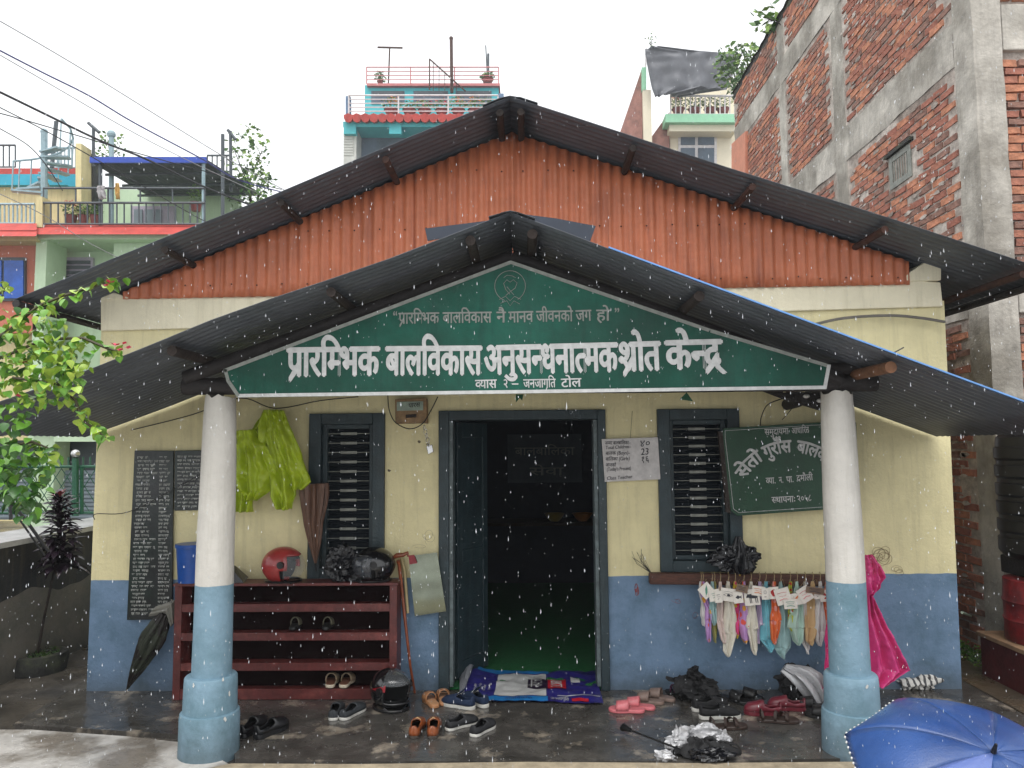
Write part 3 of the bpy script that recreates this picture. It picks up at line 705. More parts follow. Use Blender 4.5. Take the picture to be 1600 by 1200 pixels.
wire('grey_cable', 'curved grey cable across the cream wall below the right roof corner', [(1268, 508, 5.94), (1320, 497, 5.93), (1390, 493, 5.93), (1440, 497, 5.93), (1476, 503, 5.92)], .011, 'cable', mat('grey_cable_sheath', srgb(112, 108, 102), .5))
wire('bent_rod', 'short black rod sticking up above the blue roof edge', [(1397, 551, 4.4), (1412, 543, 4.42)], .004, 'rod')
pk = thing('padlock', 'small steel padlock on a chain below the meter box', 'padlock', P(671, 700, 5.9))
q = M(); quad(q, [(666, 697), (675, 695), (677, 706), (669, 710)], 5.9, .02); q.build('lock_body', m_steel, pk, bevel=.003)
for i in range(5):
    q = M(); cx, cy = 663+i*1.7, 668+i*6.5
    pts = [P(cx+2.6*math.cos(a)*(1 if i % 2 else .5), cy+4.4*math.sin(a), 5.9) for a in [R(k*45) for k in range(9)]]; q.tube(pts, .0025, 5); q.build('chain_link', m_steel, pk)
m_pen = mat('green_pennant', srgb(20, 78, 50), .6, .1)
for lab, px, pts in (('drooping green pennant tuft hanging above the doorway', 812, [(806, 616), (818, 616), (816, 626), (812, 622), (806, 629)]), ('flat green triangular pennant above the right window', 1073, [(1073, 613), (1083, 627), (1062, 624)])):
    q = M(); quad(q, pts, 5.0, .003); q.build('pennant', m_pen, None, org=P(px, 616, 5.0), tags=(lab, 'pennant'))
# white connector ends in the shade under the beam
lb = thing('junction_bracket', 'black bracket with two white insulators under the roof by the right column', 'bracket', P(1250, 622, 5.2))
q = M(); q.prism([P(1204, 614, 5.2), P(1250, 612, 5.2), P(1284, 615, 5.2), P(1284, 641, 5.2), P(1232, 625, 5.2)][::-1], (0, .05, 0)); q.build('bracket_plate', m_beam, lb)
for a, b in ((1260, 619), (1281, 626)):
    q = M(); q.ball(P(a, b, 5.17), (.022, .02, .014), 8); q.build('insulator', m_white, lb, smooth=True)

# ================= shoe rack =================
rk = thing('shoe_rack', 'low maroon wooden shoe rack with four open shelves against the wall', 'shoe rack', G(445, 1094))
ry0 = G(445, 1094).y; ry1 = 5.97; xa, xb = P(271, 1000, ry0).x, P(620, 1000, ry0).x; zt = P(445, 911, ry0).z
for x in (xa, xb-.055):
    q = M(); q.bx(x, x+.055, ry0, ry1, 0, zt-.021); q.build('side_panel', m_maroon, rk, bevel=.003)
q = M(); q.bx(xa-.01, xb+.01, ry0-.012, ry1, zt-.02, zt); q.build('top_board', m_maroon, rk, bevel=.003)
for py in (950, 995, 1042, 1085):
    z = P(445, py, ry0).z; h = .056 if py < 1080 else .075
    q = M(); q.bx(xa+.056, xb-.056, ry0+.004, ry0+.024, z-h/2, z+h/2); q.bx(xa+.056, xb-.056, ry0+.0242, ry1-.02, z-.01, z+.012); q.build('shelf', m_maroon, rk)
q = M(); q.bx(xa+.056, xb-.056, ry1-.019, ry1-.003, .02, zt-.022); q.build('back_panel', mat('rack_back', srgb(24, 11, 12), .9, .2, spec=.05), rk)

# ================= shoes =================
WT = [(0, .0), (.02, .42), (.06, .62), (.15, .74), (.3, .7), (.45, .74), (.6, .92), (.72, 1), (.83, .95), (.92, .76), (.975, .45), (1, 0)]
def wt(t):
    for i in range(len(WT)-1):
        if t <= WT[i+1][0]: f = (t-WT[i][0])/(WT[i+1][0]-WT[i][0]); return WT[i][1]*(1-f)+WT[i+1][1]*f
    return 0
TS = [0, .02, .05, .1, .16, .24, .32, .4, .48, .56, .64, .72, .8, .88, .94, .975, 1]
def sole(mm, L_, W_, h0, h1, grow=1.0, curve=.01, lift=0):
    pts = [(L_*grow*(t-.5), W_/2*wt(t)*grow+curve*math.sin(t*3)*.6) for t in TS]+[(L_*grow*(t-.5), -W_/2*wt(t)*grow+curve*math.sin(t*3)*.6) for t in TS[::-1][1:-1]]
    a = [Vector((x, y, h0+lift*max(0, x/L_-.2)**1.5)) for x, y in pts]; b = [p+Vector((0, 0, h1-h0+.012*max(0, -(p.x/L_))*0)) for p in a]; n = len(a)
    mm.add(a+b, [tuple(range(n))[::-1], tuple(range(n, 2*n))]+[(i, (i+1) % n, n+(i+1) % n, n+i) for i in range(n)])
def upper(mm, L_, W_, z0, hs, open_=(.06, .5), gap=(3, 9), na=12, curve=.01, zlow=None):
    """arched upper; hs = height at heel, collar, instep, toe; faces between gap columns are left out inside open_"""
    def H(t):
        ks = [(0, hs[0]), (.12, hs[0]), (.3, hs[1]), (.5, hs[2]), (.7, (hs[2]+hs[3]*1.4)/2.4), (.88, hs[3]), (1, hs[3]*.35)]
        for i in range(len(ks)-1):
            if t <= ks[i+1][0]: f = (t-ks[i][0])/(ks[i+1][0]-ks[i][0]); f = f*f*(3-2*f); return ks[i][1]*(1-f)+ks[i+1][1]*f
    vs = []
    for t in TS:
        for j in range(na+1):
            a = math.pi*j/na; w_ = W_/2*wt(t); c_ = math.cos(a); s_ = math.sin(a)
            vs.append((L_*(t-.5), w_*(1 if c_ > 0 else -1)*abs(c_)**.75+curve*math.sin(t*3)*.6, z0+H(t)*s_**.8))
    fs = []
    for i in range(len(TS)-1):
        tm = (TS[i]+TS[i+1])/2
        for j in range(na):
            if open_[0] < tm < open_[1] and gap[0] <= j < gap[1]: continue
            k = i*(na+1)+j; fs.append((k, k+na+1, k+na+2, k+1))
    mm.add(vs, fs)
def strap(mm, L_, W_, z0, t0, t1, h, curve=.01, skew=0, n=10):
    vs = []; m_ = 6
    for k in range(m_+1):
        for j in range(n+1):
            a = math.pi*j/n; t = t0+(t1-t0)*k/m_+skew*math.cos(a); w_ = W_/2*wt(max(0, min(1, t)))*1.03
            vs.append((L_*(t-.5), w_*math.cos(a)+curve*math.sin(t*3)*.6, z0+h*(1-.25*(k/m_))*math.sin(a)**.7))
    mm.add(vs, [(k*(n+1)+j, (k+1)*(n+1)+j, (k+1)*(n+1)+j+1, k*(n+1)+j+1) for k in range(m_) for j in range(n)])
def shoe(kind, label, pos, head, grp, c1, c2, c3=None, L_=.26, W_=.098, side=1, name=None, cat=None, tilt=0):
    """head: direction of the toe in degrees (0 = +x, 90 = away from the viewer)"""
    nm_ = name or {'clog': 'clog', 'sneaker': 'sneaker', 'slide': 'slide_sandal', 'slip': 'slip_on_shoe', 'loafer': 'leather_shoe', 'sandal': 'strap_sandal'}[kind]
    t = thing(nm_, label, cat or nm_.split('_')[-1], (0, 0, 0), grp); cv = .008*side
    if kind == 'sneaker':
        q = M(); sole(q, L_, W_, 0, .028, 1.04, cv); q.build('sole', c2, t, smooth=True, bevel=.004, angle=50)
        q = M(); upper(q, L_, W_, .026, (.062, .05, .068, .035), (.06, .46), (3, 9), curve=cv); q.build('upper', c1, t, smooth=True, thick=.005, angle=80)
        q = M(); sole(q, L_*.93, W_*.86, .028, .034, 1, cv); q.build('insole', c3 or m_black, t)
        q = M(); q.add([(L_*(tt-.5), y, .03+z) for tt, y, z in ((.44, -.022, .066), (.44, .022, .066), (.3, .018, .1), (.3, -.018, .1))], [(0, 1, 2, 3)]); q.build('tongue', c1, t, thick=.005)
        for k in range(4):
            tt = .47+k*.06; q = M(); hz = .026+.068-.008*k
            q.tube([(L_*(tt-.5), -.026, hz-.012), (L_*(tt-.48), 0, hz+.004), (L_*(tt-.46), .026, hz-.012)], .0028, 5); q.build('lace', c2 if c3 else m_black, t)
    elif kind in ('clog', 'slip', 'loafer'):
        hs = {'clog': (.055, .042, .068, .046), 'slip': (.05, .04, .058, .034), 'loafer': (.058, .044, .062, .038)}[kind]; sh = .022 if kind != 'clog' else .03
        q = M(); sole(q, L_, W_, 0, sh, 1.03 if kind != 'loafer' else 1.01, cv); q.build('sole', c2, t, smooth=True, bevel=.004, angle=50)
        q = M(); upper(q, L_, W_, sh-.002, hs, (.04, .5), (3, 9) if kind != 'clog' else (2, 10), curve=cv); q.build('upper', c1, t, smooth=True, thick=.005, angle=80)
        q = M(); sole(q, L_*.93, W_*.86, sh, sh+.004, 1, cv); q.build('insole', c3 or m_black, t)
        if kind == 'loafer':
            for k in range(3):
                tt = .5+k*.055; q = M(); q.tube([(L_*(tt-.5), -.022, sh+.052-.006*k), (L_*(tt-.48), 0, sh+.066-.006*k), (L_*(tt-.5), .022, sh+.052-.006*k)], .003, 5); q.build('lace', mat('tan_lace', srgb(196, 170, 120), .8), t)
    else:
        q = M(); sole(q, L_, W_, 0, .024, 1, cv); q.build('sole', c2, t, smooth=True, bevel=.006, angle=50)
        q = M(); sole(q, L_*.94, W_*.9, .0235, .027, 1, cv); q.build('footbed', c3 or c2, t)
        if kind == 'slide':
            q = M(); strap(q, L_, W_, .02, .44, .78, .062, cv); q.build('strap', c1, t, smooth=True, thick=.006)
        else:
            for t0, sk in ((.42, .06), (.6, -.05), (.68, .05)):
                q = M(); strap(q, L_, W_, .02, t0, t0+.07, .056-.02*(t0-.4), cv, sk); q.build('strap', c1, t, smooth=True, thick=.004)
            q = M(); strap(q, L_, W_, .02, .08, .14, .065, cv); q.build('heel_strap', c1, t, smooth=True, thick=.004)
    t.location = pos; t.rotation_euler = (R(tilt), 0, R(head)); ORG[t.name] = Vector(pos); return t
def rub(name, c, r=.45, **k): return mat(name, c, r, .12, 20, **k)
kb_, kw = rub('black_rubber', srgb(24, 25, 28), .35), rub('white_sole', srgb(205, 203, 196), .5)
pp = 'shoes left on the porch'
def pair(kind, la, lb_, pa, pb, ha, hb, *cs, grp, z=0.0, **k):
    shoe(kind, la, G(*pa, z), ha, grp, *cs, side=1, **k); shoe(kind, lb_, G(*pb, z), hb, grp, *cs, side=-1, **k)
pair('clog', 'left black rubber clog of the pair beside the left column', 'right black rubber clog of the pair beside the left column', (396, 1143), (424, 1145), 74, 62, kb_, kb_, grp='pair of black clogs', L_=.27)
gr_ = rub('charcoal_knit', srgb(52, 56, 60), .7, bump=.4, bscale=200)
pair('slip', 'left charcoal slip-on with white sole in front of the shoe rack', 'right charcoal slip-on with white sole in front of the shoe rack', (526, 1116), (551, 1116), 93, 70, gr_, kw, grp='pair of charcoal slip-ons', L_=.27)
tan = rub('tan_leather', srgb(176, 124, 84), .5); tan2 = rub('tan_footbed', srgb(196, 148, 108), .5)
pair('slide', 'left tan sandal beside the black helmet near the door', 'right tan sandal beside the black helmet near the door', (674, 1099), (692, 1095), 112, 100, tan, tan, tan2, grp='pair of tan sandals', L_=.25)
br = rub('brown_leather', srgb(142, 76, 40), .3, coat=.4)
pair('loafer', 'left brown leather lace shoe standing below the tan sandals', 'right brown leather lace shoe standing below the tan sandals', (652, 1143), (677, 1143), 88, 94, br, rub('dark_sole', srgb(70, 62, 56), .6), grp='pair of brown leather shoes', L_=.27)
nv = rub('navy_knit', srgb(22, 42, 72), .75, bump=.4, bscale=200)
pair('sneaker', 'nearer navy running shoe with thick white sole by the doormat', 'farther navy running shoe with thick white sole by the doormat', (716, 1104), (742, 1099), 150, 132, nv, kw, nv, grp='pair of navy running shoes', L_=.27)
bk = rub('black_canvas', srgb(34, 35, 38), .7, bump=.3, bscale=200)
pair('slip', 'left black slip-on with white sole, toe pointing left of the doormat', 'right black slip-on with white sole lying askew below the doormat', (722, 1135), (754, 1142), 40, 62, bk, kw, grp='pair of black slip-ons', L_=.25)
pk_ = rub('pink_rubber', srgb(214, 118, 124), .4)
pair('slide', 'nearer pink rubber slide on the porch right of the doormat', 'farther pink rubber slide on the porch right of the doormat', (979, 1112), (996, 1107), 172, 165, pk_, pk_, grp='pair of pink slides', L_=.25)
tp = rub('taupe_rubber', srgb(132, 112, 102), .5)
pair('slide', 'nearer taupe slide behind the pink slides', 'farther taupe slide close to the blue wall', (1012, 1098), (1030, 1093), 160, 152, tp, tp, grp='pair of taupe slides', L_=.24)
pair('sneaker', 'black running shoe with curved white sole in front of the shoe heap', 'black running shoe with white sole lying behind its twin in the heap', (1125, 1122), (1110, 1108), 5, 20, rub('black_mesh', srgb(26, 26, 28), .8), kw, grp='pair of black running shoes', L_=.28)
dk = rub('black_strap', srgb(26, 26, 27), .5)
pair('slide', 'black slide tipped against the heap below the hanging towels', 'black slide pointing right behind the maroon clogs', (1146, 1096), (1166, 1091), -40, -28, dk, dk, grp='pair of black slides', L_=.25)
mar = rub('maroon_rubber', srgb(112, 38, 50), .35)
pair('clog', 'left maroon clog right of the black running shoes', 'right maroon clog nearest the silver cloth bundle', (1192, 1116), (1229, 1109), 175, 170, mar, mar, grp='pair of maroon clogs', L_=.25)
dbr = rub('dark_brown_strap', srgb(58, 44, 38), .5)
pair('sandal', 'brown strappy sandal in front of the black running shoe', 'brown strappy sandal in front of the maroon clog', (1137, 1139), (1216, 1128), 10, -6, dbr, dbr, grp='pair of brown strap sandals', L_=.27)
pair('slide', 'black flip sandal behind the right column foot', 'black flip sandal touching the right column base', (1266, 1106), (1288, 1122), 168, 150, dk, dk, grp='pair of black flip sandals', L_=.26)
shoe('sandal', 'small purple and black sandal against the wall below the towels', G(1056, 1084), 175, pp, rub('purple_strap', srgb(78, 30, 62), .5), dk, L_=.16, W_=.07)
# shoes on the rack shelves
zs_ = P(445, 1078, ry0).z+.004; yy = ry0+.12
crm = rub('cream_strap', srgb(178, 158, 130), .5); crs = rub('cream_sole', srgb(205, 192, 170), .5); brn = rub('brown_footbed', srgb(110, 72, 54), .6)
for l, px, hd in (('left cream sandal on the bottom shelf of the shoe rack', 517, 96), ('right cream sandal on the bottom shelf of the shoe rack', 541, 86)):
    q = P(px, 1070, ry0+.07); shoe('slide', l, Vector((q.x, ry0+.1, zs_+.008)), hd, 'pair of cream sandals', crm, crs, brn, L_=.22)
zs2 = P(445, 990, ry0).z+.004
for l, px in (('left pale slipper deep on the second shelf of the rack', 460), ('right pale slipper deep on the second shelf of the rack', 511)):
    q = P(px, 985, ry0+.1); shoe('slide', l, Vector((q.x, ry0+.13, zs2+.008)), 92, 'pair of pale slippers', rub('pale_slipper', srgb(120, 116, 96), .6), dk, L_=.2, W_=.08)

# ================= helmets =================
m_visor = mat('clear_visor', srgb(214, 220, 224), .05, 0, alpha=.07, spec=.9)
m_visor2 = mat('smoked_visor', srgb(70, 74, 80), .06, 0, alpha=.55, spec=1.0)
m_foam = mat('helmet_lining', srgb(24, 24, 26), .9)
def helmet(label, pos, face, c, full=False, visor=m_visor, s=1.0, up=0, tilt=0, trim=m_black, name='helmet', decal=None):
    t = thing('helmet', label, 'helmet', (0, 0, 0))
    def surf(k, a0, a1, b0, b1, nu, nv, cut=None):
        mm = M(); vs = []; fs = []
        for j in range(nv+1):
            for i in range(nu+1):
                a = R(a0+(a1-a0)*i/nu); b = R(b0+(b1-b0)*j/nv)
                sq = 1.0-.10*max(0, -math.sin(b))
                vs.append(Vector((.155*math.cos(a)*math.cos(b)*k*sq*(1.04 if math.cos(a) < 0 else 1), .122*math.sin(a)*math.cos(b)*k*sq, .135*math.sin(b)*k+.118))*s)
        for j in range(nv):
            for i in range(nu):
                a = a0+(a1-a0)*(i+.5)/nu; b = b0+(b1-b0)*(j+.5)/nv; a = (a+180) % 360-180
                if cut and cut(a, b): continue
                fs.append((j*(nu+1)+i, j*(nu+1)+i+1, (j+1)*(nu+1)+i+1, (j+1)*(nu+1)+i))
        mm.add(vs, fs); return mm
    if full: cf = lambda a, b: abs(a) < 68 and -22 < b < 30
    else: cf = lambda a, b: (abs(a) < 62 and b < 34) or (abs(a) < 80 and b < -10)
    surf(1, -180, 180, -58, 90, 48, 30, cf).build('shell', c, t, smooth=True, thick=.014*s, angle=70)
    surf(.88, -180, 180, -50, 88, 32, 18, lambda a, b: abs(a) < 70 and b < 26 and (b > -20 or not full)).build('lining', m_foam, t, smooth=True)
    v0, v1 = (-18+up, 36+up) if full else (-34+up, 34+up)
    surf(1.055, -72, 72, v0, v1, 24, 10).build('visor', visor, t, smooth=True, thick=.002)
    for sy in (-1, 1):
        q = M(); q.tube([(.035*s, sy*.118*s, (.14+.0)*s), (.035*s, sy*.138*s, .14*s)], .026*s, 16); q.build('visor_pivot', trim, t, smooth=True)
    q = M(); q.tube([Vector((.155*math.cos(R(a))*.86, .122*math.sin(R(a))*.9, .012))*s for a in range(-165, 166, 15)], .009*s, 6); q.build('edge_trim', trim, t, smooth=True)
    q = M(); q.tube([Vector((.05, -.1, .03))*s, Vector((.09, -.07, .0))*s, Vector((.11, 0, .004))*s], .006*s, 6); q.build('chin_strap', m_black, t)
    if decal:
        q = M(); q.grid(lambda u, v: Vector((.155*math.cos(R(-60-50*u))*math.cos(R(10+18*v*(1-u)))*1.012, .122*math.sin(R(-60-50*u))*math.cos(R(10+18*v*(1-u)))*1.07, .135*math.sin(R(10+18*v*(1-u)))+.118))*s, 8, 4); q.build('side_decal', decal, t)
    t.location = pos; t.rotation_euler = (0, R(tilt), R(face)); return t
zt_ = zt+.0
m_redh = mat('red_helmet', srgb(164, 52, 52), .35, .14, 14, coat=.4, streak=.3, streak_col=srgb(130, 90, 84))
m_blh = mat('black_gloss', srgb(14, 14, 17), .22, .08, 12, coat=.7)
helmet('scuffed red open face helmet with clear visor on the shoe rack', Vector((P(443, 900, 5.84).x, 5.84, zt)), -8, m_redh, s=1.0)
helmet('glossy black helmet with visor at the right end of the shoe rack', Vector((P(584, 900, 5.84).x, 5.84, zt)), 205, m_blh, visor=m_visor2, s=.98, decal=None)
helmet('black full face helmet with raised visor standing on the porch floor', G(611, 1106), 318, m_blh, True, m_visor, 1.05, up=42, decal=mat('red_decal', srgb(150, 20, 32), .3))
# bags and small things on the rack
m_bag = mat('bin_bag', srgb(22, 23, 28), .22, .1, 20, .3, 60)
q = M(); crumple(q, Vector((P(535, 880, 5.86).x, 5.86, zt+.115)), (.15, .09, .135), 3, .42, 26); q.build('plastic_bag', m_bag, None, smooth=False, org=(P(535, 880, 5.86).x, 5.86, zt), tags=('crumpled black plastic bag between the two helmets on the rack', 'bag'))
q = M(); q.xf = None; c_ = P(368, 900, 5.85)
q.add([(c_.x-.09, 5.8, zt+.002), (c_.x+.09, 5.78, zt+.002), (c_.x+.07, 5.93, zt+.02), (c_.x-.09, 5.93, zt+.01), (c_.x-.06, 5.84, zt+.13), (c_.x-.02, 5.9, zt+.11)], [(0, 1, 4), (1, 2, 5, 4), (2, 3, 5), (3, 0, 4, 5), (3, 2, 1, 0)])
q.build('folded_pouch', m_bag, None, org=(c_.x, 5.85, zt), tags=('folded black pouch on the rack just right of the left column', 'pouch'))
bn = thing('bucket', 'blue plastic bucket at the left end of the shoe rack', 'bucket', Vector((P(300, 900, 5.85).x, 5.85, zt)))
mb_ = mat('blue_plastic', srgb(26, 78, 158), .35, .08, 10)
o_ = ORG[bn.name]
q = M(); q.lathe([(.098, .002), (.116, .27), (.11, .27), (.092, .01)], o_, 28); q.build('bucket_body', mb_, bn, smooth=True)
q = M(); q.lathe([(.117, .258), (.124, .26), (.124, .285), (.112, .285)], o_, 28); q.build('bucket_rim', mb_, bn, smooth=True)

# ================= umbrellas, canes, mirror =================
def pleated(mm, pts, rad, pleats=8, amp=.35, n=48, seed=0, tw=.6):
    pts = [Vector(p) for p in pts]; k = len(pts); ax = (pts[-1]-pts[0]).normalized(); e1 = ax.orthogonal().normalized(); e2 = ax.cross(e1)
    vs = []
    for i, p in enumerate(pts):
        for j in range(n):
            a = 2*math.pi*j/n; f = 1+amp*(abs(math.sin(a*pleats/2+i*tw/k+noise.noise(Vector((i*.3, seed, 0)))))-.5)
            r = rad[i]*f*(1+.15*noise.noise(Vector((math.cos(a)*1.5, math.sin(a)*1.5, i*.4+seed))))
            vs.append(p+(e1*math.cos(a+tw*i/k)+e2*math.sin(a+tw*i/k))*r)
    fs = [(i*n+j, i*n+(j+1) % n, (i+1)*n+(j+1) % n, (i+1)*n+j) for i in range(k-1) for j in range(n)]
    fs += [tuple(range(n))[::-1], tuple(range((k-1)*n, k*n))]
    mm.add(vs, fs)
def lerps(a, b, n): a, b = Vector(a), Vector(b); return [a.lerp(b, i/n) for i in range(n+1)]
cu = thing('folded_umbrella', 'folded camouflage umbrella leaning tip down against the rack side', 'umbrella', G(192, 1088))
m_camo = mat('camouflage', srgb(52, 58, 46), .6, .2, 12, col2=srgb(32, 26, 24), scale2=7, fac2=.5, sharp2=.02)
a, b = G(194, 1086), P(258, 958, 5.8)
q = M(); pts = lerps(a, b, 12); pleated(q, pts[1:], [.008, .02, .034, .045, .055, .064, .07, .075, .078, .07, .05, .03], 8, .4); q.build('canopy', m_camo, cu, smooth=True, angle=50)
q = M(); q.tube([a, b+(b-a)*.16], .006, 8); q.build('shaft', m_steel, cu)
q = M(); pleated(q, [P(238, 955, 5.8), P(266, 948, 5.82), P(270, 975, 5.82)], [.035, .05, .02], 6, .5); q.build('pale_fold', mat('grey_cloth', srgb(128, 126, 118), .7), cu)
bu = thing('hanging_umbrella', 'brown folded umbrella hanging tip down on the left window frame', 'umbrella', P(490, 820, 5.88))
m_bru = mat('brown_nylon', srgb(104, 74, 58), .5, .25, 12, stretch=(6, 6, .6))
q = M(); pleated(q, lerps(P(489, 756, 5.9), P(493, 880, 5.9), 8), [.095, .09, .082, .072, .06, .048, .036, .022, .008], 9, .5, tw=.15); q.build('canopy', m_bru, bu, smooth=True, angle=50)
q = M(); q.tube([P(493, 878, 5.9), P(494, 893, 5.9)], .005, 6); q.build('tip', m_black, bu)
cn = thing('walking_cane', 'reddish brown wooden cane with curved handle leaning beside the rack', 'cane', G(648, 1082))
q = M(); q.tube([G(648, 1082), P(641, 1040, 5.86), P(632, 960, 5.9), P(624, 884, 5.92), P(622, 876, 5.9)], [.009, .01, .012, .014, .015], 10); q.tube([P(614, 872, 5.91), P(620, 868, 5.9), P(630, 867, 5.9), P(637, 864, 5.9), P(638, 870, 5.9)], [.012, .02, .016, .015, .008], 10); q.build('cane_stick', mat('varnished_wood', srgb(140, 70, 38), .35, .2, 14, coat=.3), cn, smooth=True)
q = M(); q.tube([P(637, 958, 5.95), P(632, 890, 5.96), P(627, 872, 5.96)], .012, 8); q.build('pale_stick', mat('bamboo', srgb(190, 172, 128), .6), None, smooth=True, org=P(637, 950, 5.95), tags=('pale bamboo stick standing behind the brown cane', 'stick'))
mir = thing('mirror', 'tilted rectangular wall mirror hanging left of the door', 'mirror', P(667, 915, 5.93))
q = M(); mp_ = [P(638, 869, 5.9), P(683, 863, 5.9), P(697, 955, 5.95), P(648, 963, 5.95)]; q.prism(mp_[::-1], (0, .008, 0)); q.build('mirror_glass', mat('mirror_silver', srgb(150, 160, 148), .1, .1, 6, metal=1), mir)
q = M(); quad(q, [(638, 868), (647, 867), (652, 880), (640, 882)], 5.892, .003); q.build('red_corner_sticker', mat('sticker_red', srgb(140, 40, 50), .5), mir)

# ================= raincoats and cloth =================
m_lime = mat('lime_plastic', srgb(182, 204, 44), .36, .1, 6, .2, 30, alpha=.86)
rc = thing('lime_raincoat', 'translucent lime green raincoat hanging on the wall behind the left column', 'raincoat', P(420, 720, 5.85))
for i, (rows, Y, pl_, am) in enumerate((([(643, 414, 438), (665, 396, 440), (690, 378, 432), (720, 366, 410), (760, 360, 398), (800, 354, 396)], 5.88, 3, .03),
        ([(640, 412, 440), (665, 405, 448), (700, 405, 455), (740, 420, 460), (775, 424, 462), (796, 432, 456)], 5.84, 2, .03),
        ([(642, 420, 444), (665, 424, 452), (700, 436, 468), (735, 444, 480), (752, 450, 487), (765, 455, 474)], 5.81, 2, .022),
        ([(672, 370, 400), (700, 362, 420), (735, 362, 432), (765, 372, 425), (782, 384, 404)], 5.82, 3, .03))):
    q = M(); drape(q, rows, Y, pl_, am, i*3.1, 60, 14, .03, .008); q.build('raincoat_panel', m_lime, rc, smooth=True, thick=.002, angle=180)
m_pink = mat('magenta_plastic', srgb(236, 74, 146), .24, .08, 8, .3, 40, alpha=.82)
pc = thing('pink_raincoat', 'shiny magenta plastic raincoat hanging behind the right column', 'raincoat', P(1370, 1000, 5.5))
for i, (rows, Y, pl_, am) in enumerate((([(866, 1350, 1362), (882, 1346, 1374), (902, 1340, 1381), (918, 1344, 1372), (928, 1348, 1360), (960, 1345, 1376), (1000, 1345, 1396), (1046, 1345, 1419), (1070, 1352, 1378)], 5.6, 3, .035),
        ([(905, 1300, 1316), (950, 1296, 1316), (1000, 1290, 1320), (1050, 1287, 1324), (1082, 1284, 1324)], 5.62, 3, .03))):
    q = M(); drape(q, rows, Y, pl_, am, 5+i*2.1, 70, 16, .04, .011); q.build('raincoat_panel', m_pink, pc, smooth=True, thick=.002, angle=180)
def stripes(name, ca, cb, sc_=30):
    m_ = mat(name, ca, .6, .05); t = m_.node_tree; b = t.nodes['Principled BSDF']
    wv = t.nodes.new('ShaderNodeTexWave'); wv.inputs['Scale'].default_value = sc_; wv.inputs['Distortion'].default_value = 1.5
    rp = t.nodes.new('ShaderNodeValToRGB'); rp.color_ramp.elements[0].color = cb; rp.color_ramp.elements[1].color = ca; rp.color_ramp.elements[0].position = .28; rp.color_ramp.elements[1].position = .34
    tc = t.nodes.new('ShaderNodeTexCoord'); t.links.new(tc.outputs['Object'], wv.inputs[0]); t.links.new(wv.outputs['Fac'], rp.inputs[0]); t.links.new(rp.outputs[0], b.inputs['Base Color']); return m_
m_strp = stripes('striped_cloth', srgb(206, 204, 198), srgb(70, 70, 72), 7)
c_ = G(1425, 1072); q = M(); crumple(q, c_+Vector((0, 0, .05)), (.17, .14, .09), 8, .4, 22, fr=1.6); q.build('striped_cloth', m_strp, None, smooth=True, angle=60, org=c_, tags=('grey and white striped cloth heaped at the wall behind the blue umbrella', 'cloth'))
m_cl = mat('black_cloth', srgb(26, 26, 28), .75, .2, 20, .4, 60); m_sil = mat('silver_nylon', srgb(186, 186, 188), .38, .08, 12, .3, 40, metal=.25)
# heap of black bags and the bundles
c_ = G(1088, 1092); q = M(); crumple(q, c_+Vector((0, 0, .085)), (.15, .12, .11), 12, .5, 26); q.build('black_bag', m_cl, None, smooth=True, angle=45, org=c_, tags=('soft black bag heaped behind the running shoes below the towels', 'bag'))
def foldfan(mm, c, R0, n, seed, spread=360, h=.14, a0=0, y=1.0):
    """loosely bunched umbrella cloth: a fan of folded gores around c"""
    def g(u, v):
        a = R(a0+spread*u); rr = R0*v*(1+.35*noise.noise(Vector((math.cos(a)*1.6, math.sin(a)*1.6, seed))))
        z = h*(1-v)**.8+.05*abs(math.sin(a*n/2+seed))*v*(1.2-v)*2.2+.03*noise.noise(Vector((a*2, v*4, seed)))
        return Vector(c)+Vector((math.cos(a)*rr, math.sin(a)*rr*y, max(.004, z)))
    mm.grid(g, n*8, 10)
u2 = thing('silver_umbrella_bundle', 'half folded silver and black umbrella against the wall beside the pink raincoat', 'umbrella', G(1252, 1092))
c_ = ORG[u2.name]
q = M(); crumple(q, c_+Vector((-.02, .04, .1)), (.13, .1, .13), 21, .5, 24, Matrix.Rotation(R(-25), 3, 'Y')); q.build('black_lining', m_cl, u2, smooth=True, angle=45)
q = M(); pleated(q, [c_+Vector(v) for v in ((-.12, 0, .22), (-.06, -.03, .2), (.0, -.05, .17), (.06, -.06, .12), (.1, -.07, .07), (.12, -.08, .02))], [.03, .05, .07, .08, .075, .05], 7, .7, tw=1.0); q.build('silver_canopy', m_sil, u2, smooth=True, angle=40)
u3 = thing('broken_umbrella', 'crumpled silver lined black umbrella lying on the front of the porch', 'umbrella', G(1090, 1185))
a, b = G(985, 1141, .05), G(1055, 1168, .06)
q = M(); q.tube([a, b], .006, 8); q.build('shaft', m_black, u3)
q = M(); q.tube([G(972, 1139, .03), G(975, 1136, .05), a], [.016, .024, .012], 10); q.build('handle', m_black, u3, smooth=True)
c_ = G(1098, 1178)
q = M(); foldfan(q, c_+Vector((0, 0, .0)), .19, 7, 4, h=.07, y=.62); q.build('black_canopy', m_cl, u3, smooth=True, thick=.002, angle=45)
for i, (px, py, rd, z, am, rz) in enumerate(((1062, 1172, (.1, .07, .075), .06, .5, 40), (1096, 1166, (.12, .07, .06), .06, .55, -10), (1130, 1170, (.055, .05, .06), .05, .5, 20), (1040, 1186, (.06, .04, .03), .02, .4, 0))):
    q = M(); crumple(q, G(px, py, 0)+Vector((0, 0, z)), rd, 40+i, am, 22, Matrix.Rotation(R(rz), 3, 'Z'), fr=1.7); q.build('silver_fold', m_sil, u3, smooth=True, angle=50)
